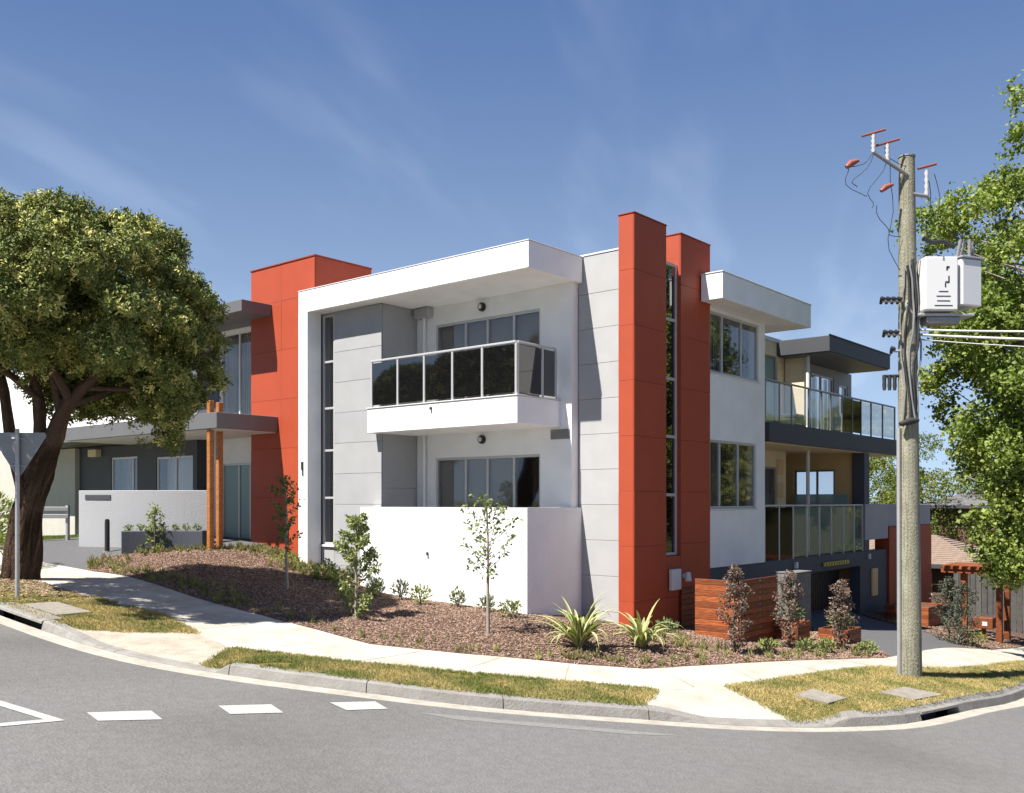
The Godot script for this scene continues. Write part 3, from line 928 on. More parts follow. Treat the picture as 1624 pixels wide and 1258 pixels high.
	wput("x", -20.82, -18.42, 2.74, 2.778, -10.04, -9.965, "sill", M.alu_white, B)
	var rb := MB.new()
	rb.box(Vector3(-9.88, 4.18, -22.30), Vector3(-9.38, 4.72, -17.84), 0.008)
	rb.box(Vector3(-14.0, 4.181, -22.29), Vector3(-9.881, 4.719, -18.30), 0.0)
	var rbo := put(rb.mesh(), "roof_slab", M.white, B)
	bput(Vector3(-9.89, 4.721, -22.315), Vector3(-9.365, 4.75, -17.825), "capping", M.cap, rbo)
	bput(Vector3(-11.5, -1.42, -21.30), Vector3(-10.251, 4.178, -21.105), "wall", M.white, B)
	# --- recess with weatherboards, upper terrace on a black slab
	var ub := bput(Vector3(-14.0, 1.43, -30.35), Vector3(-9.98, 1.90, -21.31), "terrace_slab", M.charcoal, B, 0.01)
	bput(Vector3(-13.9, 1.405, -30.3), Vector3(-10.06, 1.429, -21.35), "soffit", M.cream, ub, 0.0)
	var st := [-21.24, -22.02, -22.72, -23.76, -24.60, -25.21, -26.01, -26.75, -27.43, -28.24, -29.20, -30.28]
	balustrade(B, "balustrade", "x", -10.06, st, 1.90, 2.93, [M.clear, M.clear, M.clear, M.clear, M.clear, M.clear, M.black_glass, M.black_glass, M.clear, M.clear, M.clear], M.alu_grey, 0.03)
	var zz := [-30.35, -25.5]
	put(pierced("x", -11.5, 0.2, -25.60, -21.3, -1.5, 4.38, [[-25.0, -23.5, 1.92, 4.0], [-25.0, -23.6, -1.4, 0.95]]), "wall", M.cream, B)
	var wb := []
	for k in 13: wb.append(-1.4 + k * 0.215)
	for k in 12:
		for q in [[-23.59, -21.32], [-25.4, -25.01]]: wput("x", q[0], q[1], wb[k], wb[k + 1] - 0.006, -11.499, -11.475 + 0.003 * (k % 2), "weatherboard", M.tan if k % 3 else M.cream, B, 0.004)
		if wb[k] + 1.0 > 1.9: continue
	for k in 11:
		for q in [[-23.49, -21.32], [-25.4, -25.01]]: wput("x", q[0], q[1], 1.92 + k * 0.215, 2.129 + k * 0.215, -11.499, -11.475 + 0.003 * (k % 2), "weatherboard", M.cream, B, 0.004)
	window(B, "x", -11.5, -25.0, -23.5, 1.92, 4.0, [-24.3], [], M.alu_grey, 0, M.frost)
	window(B, "x", -11.5, -25.0, -23.6, -1.4, 0.95, [-24.3], [], M.alu_grey, 2)
	# far block: blue-grey wall with windows under a dark roof
	put(pierced("x", -11.3, 0.2, -30.0, -25.62, 1.901, 4.0, [[-28.6, -26.9, 2.0, 3.75], [-29.7, -29.0, 2.6, 3.6]]), "wall", M.grey, B)
	window(B, "x", -11.3, -28.6, -26.9, 2.0, 3.75, [-27.7], [], M.alu_white, 1)
	window(B, "x", -11.3, -29.7, -29.0, 2.6, 3.6, [], [], M.alu_white, 0)
	put(pierced("z", -25.45, 0.16, -11.46, -10.9, 1.901, 4.0, []), "wall", M.cream, B)
	var dr := bput(Vector3(-14.0, 4.02, -29.7), Vector3(-10.0, 4.44, -25.0), "dark_roof", M.charcoal, B, 0.01)
	bput(Vector3(-13.9, 3.99, -29.65), Vector3(-10.05, 4.019, -25.05), "soffit", M.fascia, dr, 0.0)
	bput(Vector3(-10.02, 4.441, -29.72), Vector3(-9.98, 4.47, -24.98), "capping", M.black, dr, 0.0)
	var pr := MB.new()
	pr.tube([Vector3(-10.75, 1.9, -25.35), Vector3(-10.75, 4.0, -25.35)], [0.05, 0.05], 12)
	pr.tube([Vector3(-10.75, -1.4, -25.35), Vector3(-10.75, 1.40, -25.35)], [0.05, 0.05], 12)
	pr.tube([Vector3(-10.75, 4.0, -25.35), Vector3(-10.75, 4.18, -25.35)], [0.10, 0.10], 12)
	put(pr.mesh(), "downpipe", M.alu_white, B)
	for p in [Vector3(-11.5, 3.85, -23.2), Vector3(-11.5, 1.05, -23.0)]:
		bput(p + Vector3(0.026, -0.08, -0.05), p + Vector3(0.12, 0.08, 0.05), "wall_lamp", M.black, B)
	# ground-floor terrace, charcoal base, garage
	bput(Vector3(-14.0, -1.62, -28.0), Vector3(-10.06, -1.42, -21.11), "terrace_floor", M.floor, B)
	var lst := [-21.17, -21.97, -22.77, -23.61, -24.42, -25.22, -26.07, -26.86, -27.52]
	balustrade(B, "balustrade", "x", -10.05, lst, -1.42, -0.07, [M.black_glass, M.black_glass, M.clear, M.clear, M.clear, M.clear, M.clear, M.clear], M.alu, 0.045)
	put(pierced("z", -27.75, 0.2, -13.9, -10.40, -1.42, 1.404, [[-12.2, -10.95, -0.2, 0.95]]), "wall", M.tan, B)
	window(B, "z", -27.75, -12.2, -10.95, -0.2, 0.95, [-11.5], [], M.alu_grey, 0)
	for k in 12: wput("z", -13.8, -12.21, -1.4 + k * 0.215, -1.194 + k * 0.215, -27.749, -27.73, "weatherboard", M.tan, B, 0.004)
	bput(Vector3(-11.9, -1.42, -27.1), Vector3(-10.3, 0.22, -27.07), "privacy_screen", M.frost, B, 0.004)
	bput(Vector3(-10.38, -1.42, -28.0), Vector3(-10.02, 1.404, -27.60), "column", M.slate, B)
	put(pierced("x", -10.03, 0.3, -29.5, -18.29, -4.2, -1.43, [[-27.30, -23.30, -4.3, -1.82]]), "base_wall", M.slate, B)
	var gd := bput(Vector3(-10.75, -4.0, -27.35), Vector3(-10.66, -1.80, -23.25), "garage_door", M.black, B, 0.0)
	for k in 26: bput(Vector3(-10.659, -3.9, -27.3 + k * 0.155), Vector3(-10.635, -1.83, -27.3 + k * 0.155 + 0.12), "door_slat", M.black, gd, 0.004)
	bput(Vector3(-10.63, -1.9, -27.3), Vector3(-10.34, -1.80, -23.3), "lintel", M.slate, B)
	var yb := bput(Vector3(-9.99, -1.70, -26.25), Vector3(-9.95, -1.60, -24.54), "clearance_bar", M.yellow, B)
	for k in 9: bput(Vector3(-9.949, -1.685, -26.1 + k * 0.175), Vector3(-9.944, -1.615, -26.1 + k * 0.175 + 0.06), "lettering", M.black, yb, 0.0)
	for z in [-22.9, -27.95]:
		bput(Vector3(-10.03, -1.66, z), Vector3(-9.95, -1.50, z + 0.1), "wall_lamp", M.porcelain, B, 0.01)
	bput(Vector3(-10.03, -2.75, -28.6), Vector3(-9.98, -1.95, -28.15), "service_panel", M.tan, B)
	# parapet and red wall at the far end
	bput(Vector3(-10.4, -1.10, -29.48), Vector3(-9.99, -0.07, -27.60), "parapet", M.pale, B)
	bput(Vector3(-10.4, -0.74, -33.6), Vector3(-10.0, -0.08, -29.49), "parapet", M.grey, B)
	bput(Vector3(-10.4, -4.4, -33.6), Vector3(-9.96, -0.745, -29.51), "red_wall", M.red, B)
	# --- red tower at the left, canopies, entry
	var tower := bput(Vector3(-20.63, -2.4, -16.05), Vector3(-18.13, 5.78, -14.312), "red_tower", M.red_joint, B)
	panels(tower, "z", -14.29, [-20.65, -19.40, -18.112], rows(-2.3, 5.79, 1.2), [M.red, M.red_b], "cladding_panel", 0.004, 0.02)
	panels(tower, "x", -18.11, [-16.06, -14.3105], [4.3, 5.0, 5.79], [M.red], "cladding_panel", 0.004, 0.02)
	bput(Vector3(-20.65, -2.3, -16.05), Vector3(-20.632, 5.785, -14.312), "cladding_panel", M.red, tower, 0.002)
	bput(Vector3(-20.67, 5.791, -16.07), Vector3(-18.09, 5.83, -14.27), "capping", M.red_joint, tower)
	var cu := MB.new()
	cu.box(Vector3(-27.5, 4.58, -14.285), Vector3(-19.78, 4.86, -13.42), 0.008)
	cu.box(Vector3(-27.49, 4.581, -15.6), Vector3(-20.66, 4.859, -14.286), 0.0)
	put(cu.mesh(), "upper_canopy", M.fascia, B)
	var cl := MB.new()
	cl.box(Vector3(-27.0, 1.71, -14.285), Vector3(-19.53, 2.08, -12.58), 0.008)
	cl.box(Vector3(-26.99, 1.711, -14.74), Vector3(-20.66, 2.079, -14.286), 0.0)
	var can := put(cl.mesh(), "entry_canopy", M.fascia, B)
	bput(Vector3(-26.9, 1.685, -14.72), Vector3(-20.68, 1.709, -12.66), "soffit", M.lining, can, 0.0)
	bput(Vector3(-20.679, 1.685, -14.27), Vector3(-19.6, 1.709, -12.66), "soffit", M.lining, can, 0.0)
	for q in [Vector3(-19.97, -1.14, -12.70), Vector3(-20.20, -1.12, -13.09)]:
		bput(Vector3(q.x - 0.065, q.y - 0.3, q.z - 0.065), Vector3(q.x + 0.065, 2.38, q.z + 0.065), "timber_post", M.post, B, 0.012)
	put(pierced("z", -14.75, 0.25, -41.0, -20.66, -1.6, 4.58, [[-22.72, -20.7, 2.09, 4.5], [-22.65, -20.9, -1.14, 1.02]]), "wall", M.white, B)
	window(B, "z", -14.75, -22.72, -20.7, 2.09, 4.5, [-21.88, -21.3], [], M.alu_white, 1)
	window(B, "z", -14.75, -22.65, -20.9, -1.14, 1.02, [-21.9, -21.4], [], M.alu, 0, M.frost)
	wput("z", -23.75, -22.76, 2.2, 4.57, -14.749, -14.70, "cladding_panel", M.slate, B)
	put(pierced("z", -14.40, 0.34, -30.0, -23.30, -1.6, 1.684, [[-28.0, -26.45, -0.3, 1.33], [-25.4, -23.5, -0.3, 1.27]]), "wall", M.charcoal, B)
	window(B, "z", -14.40, -28.0, -26.45, -0.3, 1.33, [-26.75], [], M.alu_white, 1)
	window(B, "z", -14.40, -25.4, -23.5, -0.3, 1.27, [-24.4], [], M.alu_white, 0)
	bput(Vector3(-41.0, -1.6, -14.6), Vector3(-30.0, 1.684, -14.25), "wall", M.stone_white, B)
	bput(Vector3(-34.0, 1.71, -14.74), Vector3(-27.01, 2.08, -12.9), "fascia", M.fascia, B)
	bput(Vector3(-29.1, 1.38, -14.399), Vector3(-28.6, 1.60, -14.22), "wall_lamp", M.cream, B)
	# --- the shell behind: floors, back and cross walls, so that rooms are rooms
	bput(Vector3(-41.0, 1.50, -22.0), Vector3(-15.99, 1.75, -15.01), "floor_slab", M.lining, B, 0.0)
	bput(Vector3(-15.98, 1.50, -21.3), Vector3(-10.5, 1.75, -15.83), "floor_slab", M.lining, B, 0.0)
	bput(Vector3(-41.0, -1.35, -22.0), Vector3(-14.01, -1.14, -14.66), "floor_slab", M.floor, B, 0.0)
	bput(Vector3(-14.0, -1.35, -21.1), Vector3(-10.3, -1.14, -15.85), "floor_slab", M.floor, B, 0.0)
	bput(Vector3(-41.0, -2.0, -22.2), Vector3(-14.0, 4.58, -22.01), "wall", M.lining, B, 0.0)
	bput(Vector3(-14.2, -3.0, -30.0), Vector3(-14.01, 4.38, -22.01), "wall", M.lining, B, 0.0)
	bput(Vector3(-14.2, -1.2, -22.0), Vector3(-14.1, 4.3, -17.6), "wall", M.lining, B, 0.0)
	bput(Vector3(-41.2, -2.0, -22.2), Vector3(-41.01, 4.58, -14.7), "wall", M.white, B, 0.0)
	bput(Vector3(-41.0, 4.581, -22.0), Vector3(-18.12, 4.80, -15.61), "roof_deck", M.cap, B, 0.0)

func _terrace_wall() -> ArrayMesh:
	# a wall of three sides round the terrace, one solid
	var pts := [[-16.03, -14.29], [-16.03, -13.89], [-11.33, -13.89], [-11.33, -15.615], [-11.53, -15.615], [-11.53, -14.09], [-15.83, -14.09], [-15.83, -14.29]]
	var b := MB.new()
	var lo := -2.7
	var hi := -0.11
	var bev := 0.01
	for i in pts.size():
		var p: Array = pts[i]; var q: Array = pts[(i + 1) % pts.size()]
		var a := Vector3(p[0], lo, p[1]); var d := Vector3(q[0], lo, q[1])
		var nn := Vector3(-(q[1] - p[1]), 0, q[0] - p[0]).normalized()
		b.quad(a, d, Vector3(d.x, hi - bev, d.z), Vector3(a.x, hi - bev, a.z), nn)
		b.quad(Vector3(a.x, hi - bev, a.z), Vector3(d.x, hi - bev, d.z), Vector3(d.x, hi, d.z) - nn * bev, Vector3(a.x, hi, a.z) - nn * bev, nn + Vector3.UP)
	var y := hi - 0.0005
	for r in [[-16.03, -15.83, -14.29, -13.89], [-15.83, -11.53, -14.09, -13.89], [-11.53, -11.33, -15.615, -13.89]]:
		b.quad(Vector3(r[0], y, r[2]), Vector3(r[1], y, r[2]), Vector3(r[1], y, r[3]), Vector3(r[0], y, r[3]), Vector3.UP)
	return b.mesh()

# ------------------------------------------------------------------ things round the building
func ring_wall(pts: Array, half: float, y0: float, y1: float) -> ArrayMesh:
	# a wall along a curve, rounded at the top edge
	var b := MB.new()
	var prev := []
	for i in pts.size():
		var d: Vector2 = (pts[mini(i + 1, pts.size() - 1)] - pts[maxi(i - 1, 0)]).normalized()
		var o := Vector2(-d.y, d.x)
		var r := []
		for k in [[1.0, y0], [1.0, y1 - 0.012], [0.9, y1], [-0.9, y1], [-1.0, y1 - 0.012], [-1.0, y0]]:
			var p: Vector2 = pts[i] + o * half * k[0]
			r.append(Vector3(p.x, k[1], p.y))
		if i > 0:
			var m := (Vector3(pts[i].x, (y0 + y1) * 0.5, pts[i].y) + Vector3(pts[i - 1].x, (y0 + y1) * 0.5, pts[i - 1].y)) * 0.5
			for k in 5: b.quad(prev[k], prev[k + 1], r[k + 1], r[k], (prev[k] + r[k + 1]) * 0.5 - m)
		if i == 0 or i == pts.size() - 1:
			var t := Vector3(d.x, 0, d.y) * (-1.0 if i == 0 else 1.0)
			for k in range(1, 5): b.flat(r[0], r[k], r[k + 1], t)
		prev = r
	return b.mesh()

func arc(a: Vector2, b: Vector2, bulge: float, n: int) -> Array:
	var o := []
	var d := b - a
	var s := Vector2(-d.y, d.x).normalized()
	for i in n + 1:
		var t := float(i) / n
		o.append(a + d * t + s * bulge * 4.0 * t * (1.0 - t))
	return o

func props() -> void:
	# low curved wall with a name strip, planter, bollard, rail
	var w := thing("garden_wall", "low curved white wall with a dark sign strip beside the entry", "wall", Vector3(-22.9, -1.15, -12.3))
	var ap := arc(Vector2(-24.17, -11.66), Vector2(-21.35, -13.5), 0.2, 18)
	put(ring_wall(ap, 0.1, -1.5, 0.285), "wall", M.wall_grey, w)
	var sp := []
	for i in range(1, 6): sp.append((ap[i] as Vector2) + Vector2(0.055, 0.092))
	put(ring_wall(sp, 0.012, 0.06, 0.175), "sign_strip", M.charcoal, w)
	var pl := thing("planter", "dark blue curved planter in front of the white entry wall", "planter", on(-21.3, -12.2))
	put(ring_wall(arc(Vector2(-21.95, -11.55), Vector2(-20.75, -13.05), -0.12, 12), 0.2, -1.4, -0.70), "box", M.slate, pl)
	for k in 7:
		var q: Vector2 = arc(Vector2(-21.85, -11.68), Vector2(-20.85, -12.9), -0.12, 6)[k]
		bush("potted_shrub", ["small round green shrub in the dark planter, nearest the bollard", "second small green shrub in the dark planter from the bollard", "third small green shrub in the dark planter from the bollard", "middle small green shrub in the dark planter", "third small green shrub in the dark planter from the timber posts", "second small green shrub in the dark planter from the timber posts", "small green shrub in the dark planter nearest the timber posts"][k], Vector3(q.x, -0.72, q.y), 0.10, 0.16, 70, 0.06, Color(0.10, 0.16, 0.025), Color(0.24, 0.30, 0.06), "shrubs in the planter")
	var bo := thing("bollard", "slim black bollard in front of the curved white wall", "bollard", on(-22.72, -11.59))
	var m := MB.new()
	var p0 := on(-22.72, -11.59)
	m.tube([p0 + Vector3(0, -0.1, 0), p0 + Vector3(0, 0.72, 0), p0 + Vector3(0, 0.78, 0), p0 + Vector3(0, 0.80, 0)], [0.06, 0.06, 0.056, 0.03], 14)
	put(m.mesh(), "post", M.black, bo)
	m = MB.new()
	m.tube([p0 + Vector3(0, -0.02, 0), p0 + Vector3(0, 0.015, 0)], [0.1, 0.1], 16)
	put(m.mesh(), "base_plate", M.steel, bo)
	var rl := thing("metal_rail", "grey rail of two boards on posts beyond the tree trunk", "rail", on(-26.3, -11.9))
	var ra := on(-25.95, -12.13); var rb := on(-27.6, -10.75)
	for p in [ra, rb]:
		m = MB.new()
		m.tube([p + Vector3(0, -0.2, 0), p + Vector3(0, 0.95, 0)], [0.06, 0.06], 4)
		put(m.mesh(), "post", M.steel, rl)
	for y in [0.70, 0.90]:
		var dirv := rb - ra
		put(bmesh(Vector3(dirv.length() + 0.1, 0.11, 0.05)), "board", M.alu_grey, rl, (ra + rb) * 0.5 + Vector3(0, y, 0) + Vector3(0.05, 0, 0.05), Vector3(0, -atan2(dirv.z, dirv.x), 0))
	# give way sign seen from behind
	var sg := thing("road_sign", "back of a triangular give way sign on a grey post", "sign", on(-16.96, -7.07))
	var sb := on(-16.96, -7.07)
	m = MB.new()
	m.tube([sb + Vector3(0, -0.2, 0), Vector3(sb.x, 1.24, sb.z)], [0.035, 0.035], 12)
	put(m.mesh(), "post", M.steel, sg)
	m = MB.new()
	var fx := Vector3(0.75, 0, -0.66).normalized()
	var fz := Vector3(-0.66, 0, -0.75).normalized()
	var c0 := Vector3(sb.x, 0.85, sb.z) + fz * 0.05
	var tp := []
	for k in [[-0.44, 0.33], [0.44, 0.33], [0.47, 0.27], [0.04, -0.40], [-0.04, -0.40], [-0.47, 0.27]]: tp.append(c0 + fx * k[0] + Vector3(0, k[1], 0))
	for s in [-1.0, 1.0]:
		for k in range(1, 5): m.flat(tp[0] + fz * 0.003 * s, tp[k] + fz * 0.003 * s, tp[k + 1] + fz * 0.003 * s, fz * s)
	for k in 6: m.quad(tp[k] + fz * 0.003, tp[(k + 1) % 6] + fz * 0.003, tp[(k + 1) % 6] - fz * 0.003, tp[k] - fz * 0.003, tp[k] - c0)
	put(m.mesh(), "plate", M.sign_back, sg)
	for y in [0.62, 1.08]:
		m = MB.new()
		var q := Vector3(sb.x, y, sb.z)
		m.tube([q - fx * 0.12 + fz * 0.042, q + fx * 0.12 + fz * 0.042], [0.014, 0.014], 6)
		m.tube([q + Vector3(0, -0.02, 0), q + Vector3(0, 0.02, 0)], [0.041, 0.041], 12)
		put(m.mesh(), "clamp", M.steel, sg)
	# timber screen, cladding and boxes at the foot of the red piers
	var sc := thing("timber_screen", "red brown slatted timber screen at the foot of the red piers", "screen", on(-8.5, -16.7))
	var gy := h(-8.4, -16.4)
	var slat := 0.105
	for k in 10:
		var y := gy + 0.03 + k * (slat + 0.006)
		bput(Vector3(-9.23, y, -16.46), Vector3(-8.31, y + slat, -16.43 + 0.002 * (k % 2)), "slat", M["timber%d" % ((k * 3) % 4)], sc, 0.005)
	for k in 11:
		var y := h(-8.3, -18.0) + 0.03 + k * (slat + 0.006)
		bput(Vector3(-8.31, y, -18.05), Vector3(-8.28 + 0.002 * (k % 2), y + slat, -16.462), "slat", M["timber%d" % ((k * 3 + 1) % 4)], sc, 0.005)
	for q in [[-9.19, -16.50], [-8.35, -16.50], [-8.35, -17.25], [-8.35, -18.0]]:
		bput(Vector3(q[0] - 0.04, h(q[0], q[1]) - 0.25, q[1] - 0.035), Vector3(q[0] + 0.036, gy + 1.10, q[1] - 0.032 + 0.07), "post", M.timber1, sc, 0.004)
	for z in [-17.25, -18.0]:
		for k in 11:
			var y := h(-8.3, -18.0) + 0.085 + k * (slat + 0.006)
			bput(Vector3(-8.278, y - 0.012, z - 0.012), Vector3(-8.268, y + 0.012, z + 0.012), "screw", M.steel, sc, 0.0)
	var cd := thing("timber_cladding", "dark timber boards fixed against the second red pier", "cladding", on(-9.85, -17.5))
	for k in 9: bput(Vector3(-9.88, -2.75 + k * 0.111, -18.2), Vector3(-9.85, -2.645 + k * 0.111, -17.0), "board", M["timber%d" % [1, 3, 1, 3, 3][k % 5]], cd, 0.005)
	var gb := thing("concrete_block", "grey concrete plinth standing behind the timber screen", "plinth", on(-8.7, -19.6))
	bput(Vector3(-9.0, -3.2, -20.1), Vector3(-8.45, -1.52, -19.3), "plinth", M.plinth, gb, 0.015)
	bput(Vector3(-9.01, -1.519, -20.11), Vector3(-8.44, -1.49, -19.29), "coping", M.plinth, gb, 0.01)
	for a in [["stained timber planter box beside the concrete plinth", -8.05, -18.15, 0.55, 0.55, 0.55], ["stained timber planter box at the edge of the driveway", -7.45, -19.15, 0.60, 0.7, 0.42], ["long low timber planter beyond the driveway, below the red wall", -8.9, -28.4, 1.2, 1.3, 0.62]]:
		var g := on(a[1], a[2])
		var t := thing("planter_box", a[0], "planter", g, "timber planter boxes")
		var n := int(a[5] / 0.111)
		var hx: float = a[3] * 0.5
		var hz: float = a[4] * 0.5
		for k in n:
			var y := g.y - 0.06 + k * 0.111
			var mt: Material = M["timber%d" % ((k * 3 + 1) % 4)]
			for s in [-1.0, 1.0]:
				bput(Vector3(g.x - hx, y, g.z + s * hz - 0.015), Vector3(g.x + hx, y + 0.105, g.z + s * hz + 0.015), "board", mt, t, 0.004)
				bput(Vector3(g.x + s * (hx - 0.015) - 0.015, y, g.z - hz + 0.016), Vector3(g.x + s * (hx - 0.015) + 0.0145, y + 0.105, g.z + hz - 0.016), "board", mt, t, 0.004)
		bput(Vector3(g.x - hx + 0.03, g.y - 0.2, g.z - hz + 0.02), Vector3(g.x + hx - 0.03, g.y - 0.06 + n * 0.111 - 0.06, g.z + hz - 0.02), "soil", M.soil, t, 0.0)
	# barbecue on the upper terrace
	var bq := thing("barbecue", "small black covered barbecue on the upper side terrace", "barbecue", Vector3(-10.8, 1.9, -24.4))
	bput(Vector3(-11.05, 1.95, -24.75), Vector3(-10.55, 2.20, -24.05), "cabinet", M.black, bq, 0.03)
	bput(Vector3(-11.03, 2.201, -24.73), Vector3(-10.57, 2.33, -24.07), "hood", M.black, bq, 0.06)
	for z in [-24.68, -24.12]: bput(Vector3(-10.98, 1.90, z - 0.03), Vector3(-10.62, 1.951, z + 0.03), "wheel", M.rubber, bq, 0.01)
	# timber arbour over the neighbour's gate
	var ar := thing("arbour", "orange stained timber arbour at the neighbour's gate", "arbour", on(-7.0, -27.6))
	var gy2 := h(-7.1, -27.6)
	for q in [[-7.30, -27.5], [-7.55, -28.35], [-6.45, -28.35], [-6.35, -27.1]]:
		bput(Vector3(q[0] - 0.07, gy2 - 0.4, q[1] - 0.07), Vector3(q[0] + 0.07, gy2 + 1.68, q[1] + 0.07), "post", M.timber0 if q[0] < -7.2 and q[1] > -28.0 else M.timber3, ar, 0.008)
	for q in [[-27.42, -27.30], [-28.41, -28.29]]:
		bput(Vector3(-7.85, gy2 + 1.681, q[0]), Vector3(-6.15, gy2 + 1.80, q[1]), "beam", M.timber1, ar, 0.008)
	for k in 8: bput(Vector3(-7.75 + k * 0.215, gy2 + 1.801, -28.6), Vector3(-7.69 + k * 0.215, gy2 + 1.88, -27.05), "rafter", M["timber%d" % [1, 3, 0][k % 3]], ar, 0.005)
	for k in 4: bput(Vector3(-7.80, gy2 + 1.881, -28.5 + k * 0.4), Vector3(-6.2, gy2 + 1.91, -28.4 + k * 0.4), "batten", M.timber1, ar, 0.004)
	var lb := thing("letterbox", "dark timber letterbox with a small white plate under the arbour", "letterbox", on(-6.75, -27.2))
	var lg := on(-6.75, -27.2)
	bput(lg + Vector3(-0.05, -0.2, -0.05), lg + Vector3(0.05, 0.30, 0.05), "post", M.timber3, lb)
	bput(lg + Vector3(-0.25, 0.301, -0.2), lg + Vector3(0.25, 0.58, 0.16), "box", M.timber3, lb, 0.01)
	bput(lg + Vector3(0.0, 0.38, 0.161), lg + Vector3(0.12, 0.48, 0.168), "plate", M.alu_white, lb, 0.0)
	# neighbours: fence, brick house, tiled house
	var fe := thing("paling_fence", "grey paling fence beyond the arbour", "fence", on(-6.5, -31))
	for k in 26:
		var x := -8.6 + k * 0.16
		var g2 := h(x, -31.2)
		bput(Vector3(x, g2 - 0.2, -31.22), Vector3(x + 0.145, g2 + 1.55 + 0.02 * sin(k * 2.3), -31.20 + 0.004 * (k % 3)), "paling", M.paling if k % 4 else M.paling_b, fe, 0.003)
	for y in [0.3, 1.2]: bput(Vector3(-8.6, -3.9 + y, -31.28), Vector3(-4.45, -3.83 + y, -31.225), "fence_rail", M.sign_back, fe, 0.0)
	house(Vector3(-11.9, -4.4, -52.0), Vector2(5.6, 6.0), 4.25, 1.1, M.brick, M.tile_grey, "dark brick house with a grey tiled roof behind the apartment building")
	house(Vector3(-12.0, -3.9, -37.5), Vector2(6.0, 4.0), 1.75, 0.95, M.brick, M.tile, "low outbuilding with a brown tiled roof behind the red end wall")

func house(at: Vector3, size: Vector2, wall_h: float, rise: float, wall: Material, tile: Material, label: String) -> void:
	var t := thing("house", label, "house", at)
	var hx := size.x * 0.5
	var hz := size.y * 0.5
	var holes := [[at.x + hx * 0.1, at.x + hx * 0.35, at.y + wall_h - 1.5, at.y + wall_h - 0.25], [at.x + hx * 0.5, at.x + hx * 0.8, at.y + wall_h - 1.5, at.y + wall_h - 0.25]] if wall_h > 2.5 else [[at.x + hx * 0.2, at.x + hx * 0.5, at.y + 0.6, at.y + 1.4]]
	put(pierced("z", at.z + hz, 0.25, at.x - hx, at.x + hx, at.y - 0.5, at.y + wall_h, holes), "wall", wall, t)
	put(pierced("x", at.x + hx, 0.25, at.z - hz, at.z + hz - 0.251, at.y - 0.5, at.y + wall_h, []), "wall", wall, t)
	bput(Vector3(at.x - hx, at.y - 0.5, at.z - hz), Vector3(at.x + hx - 0.251, at.y + wall_h, at.z - hz + 0.25), "wall", wall, t, 0.0)
	bput(Vector3(at.x - hx, at.y - 0.5, at.z - hz + 0.251), Vector3(at.x - hx + 0.25, at.y + wall_h, at.z + hz - 0.251), "wall", wall, t, 0.0)
	for q in holes: window(t, "z", at.z + hz, q[0], q[1], q[2], q[3], [(q[0] + q[1]) * 0.5], [], M.alu_white, 0)
	# hipped roof in stepped tile courses
	var b := MB.new()
	var over := 0.45
	var n := 16
	var ridge := maxf(hx - hz, 0.0)
	var y0 := at.y + wall_h
	for k in n:
		var f0 := float(k) / n
		var f1 := float(k + 1) / n
		var a := Vector2(lerpf(hx + over, ridge, f0), lerpf(hz + over, 0.02, f0))
		var d := Vector2(lerpf(hx + over, ridge, f1), lerpf(hz + over, 0.02, f1))
		var ya := y0 + rise * f0
		var yd := y0 + rise * f1 - 0.03
		var lo := [Vector3(-a.x, ya, a.y), Vector3(a.x, ya, a.y), Vector3(a.x, ya, -a.y), Vector3(-a.x, ya, -a.y)]
		var hi := [Vector3(-d.x, yd, d.y), Vector3(d.x, yd, d.y), Vector3(d.x, yd, -d.y), Vector3(-d.x, yd, -d.y)]
		var off := Vector3(at.x, 0, at.z)
		for e in 4:
			var e2 := (e + 1) % 4
			b.quad(lo[e] + off, lo[e2] + off, hi[e2] + off, hi[e] + off, Vector3.UP)
			b.quad(lo[e] + off, lo[e2] + off, lo[e2] + off + Vector3.DOWN * 0.03, lo[e] + off + Vector3.DOWN * 0.03, lo[e] + lo[e2] - Vector3(0, lo[e].y * 2, 0))
	b.quad(Vector3(at.x - hx - over, y0 - 0.03, at.z - hz - over), Vector3(at.x + hx + over, y0 - 0.03, at.z - hz - over), Vector3(at.x + hx + over, y0 - 0.03, at.z + hz + over), Vector3(at.x - hx - over, y0 - 0.03, at.z + hz + over), Vector3.DOWN)
	var r := put(b.mesh(), "roof", tile, t)
	bput(Vector3(at.x - hx - over - 0.06, y0 - 0.16, at.z + hz + over), Vector3(at.x + hx + over + 0.06, y0 - 0.04, at.z + hz + over + 0.1), "rain_gutter", M.charcoal, r, 0.0)

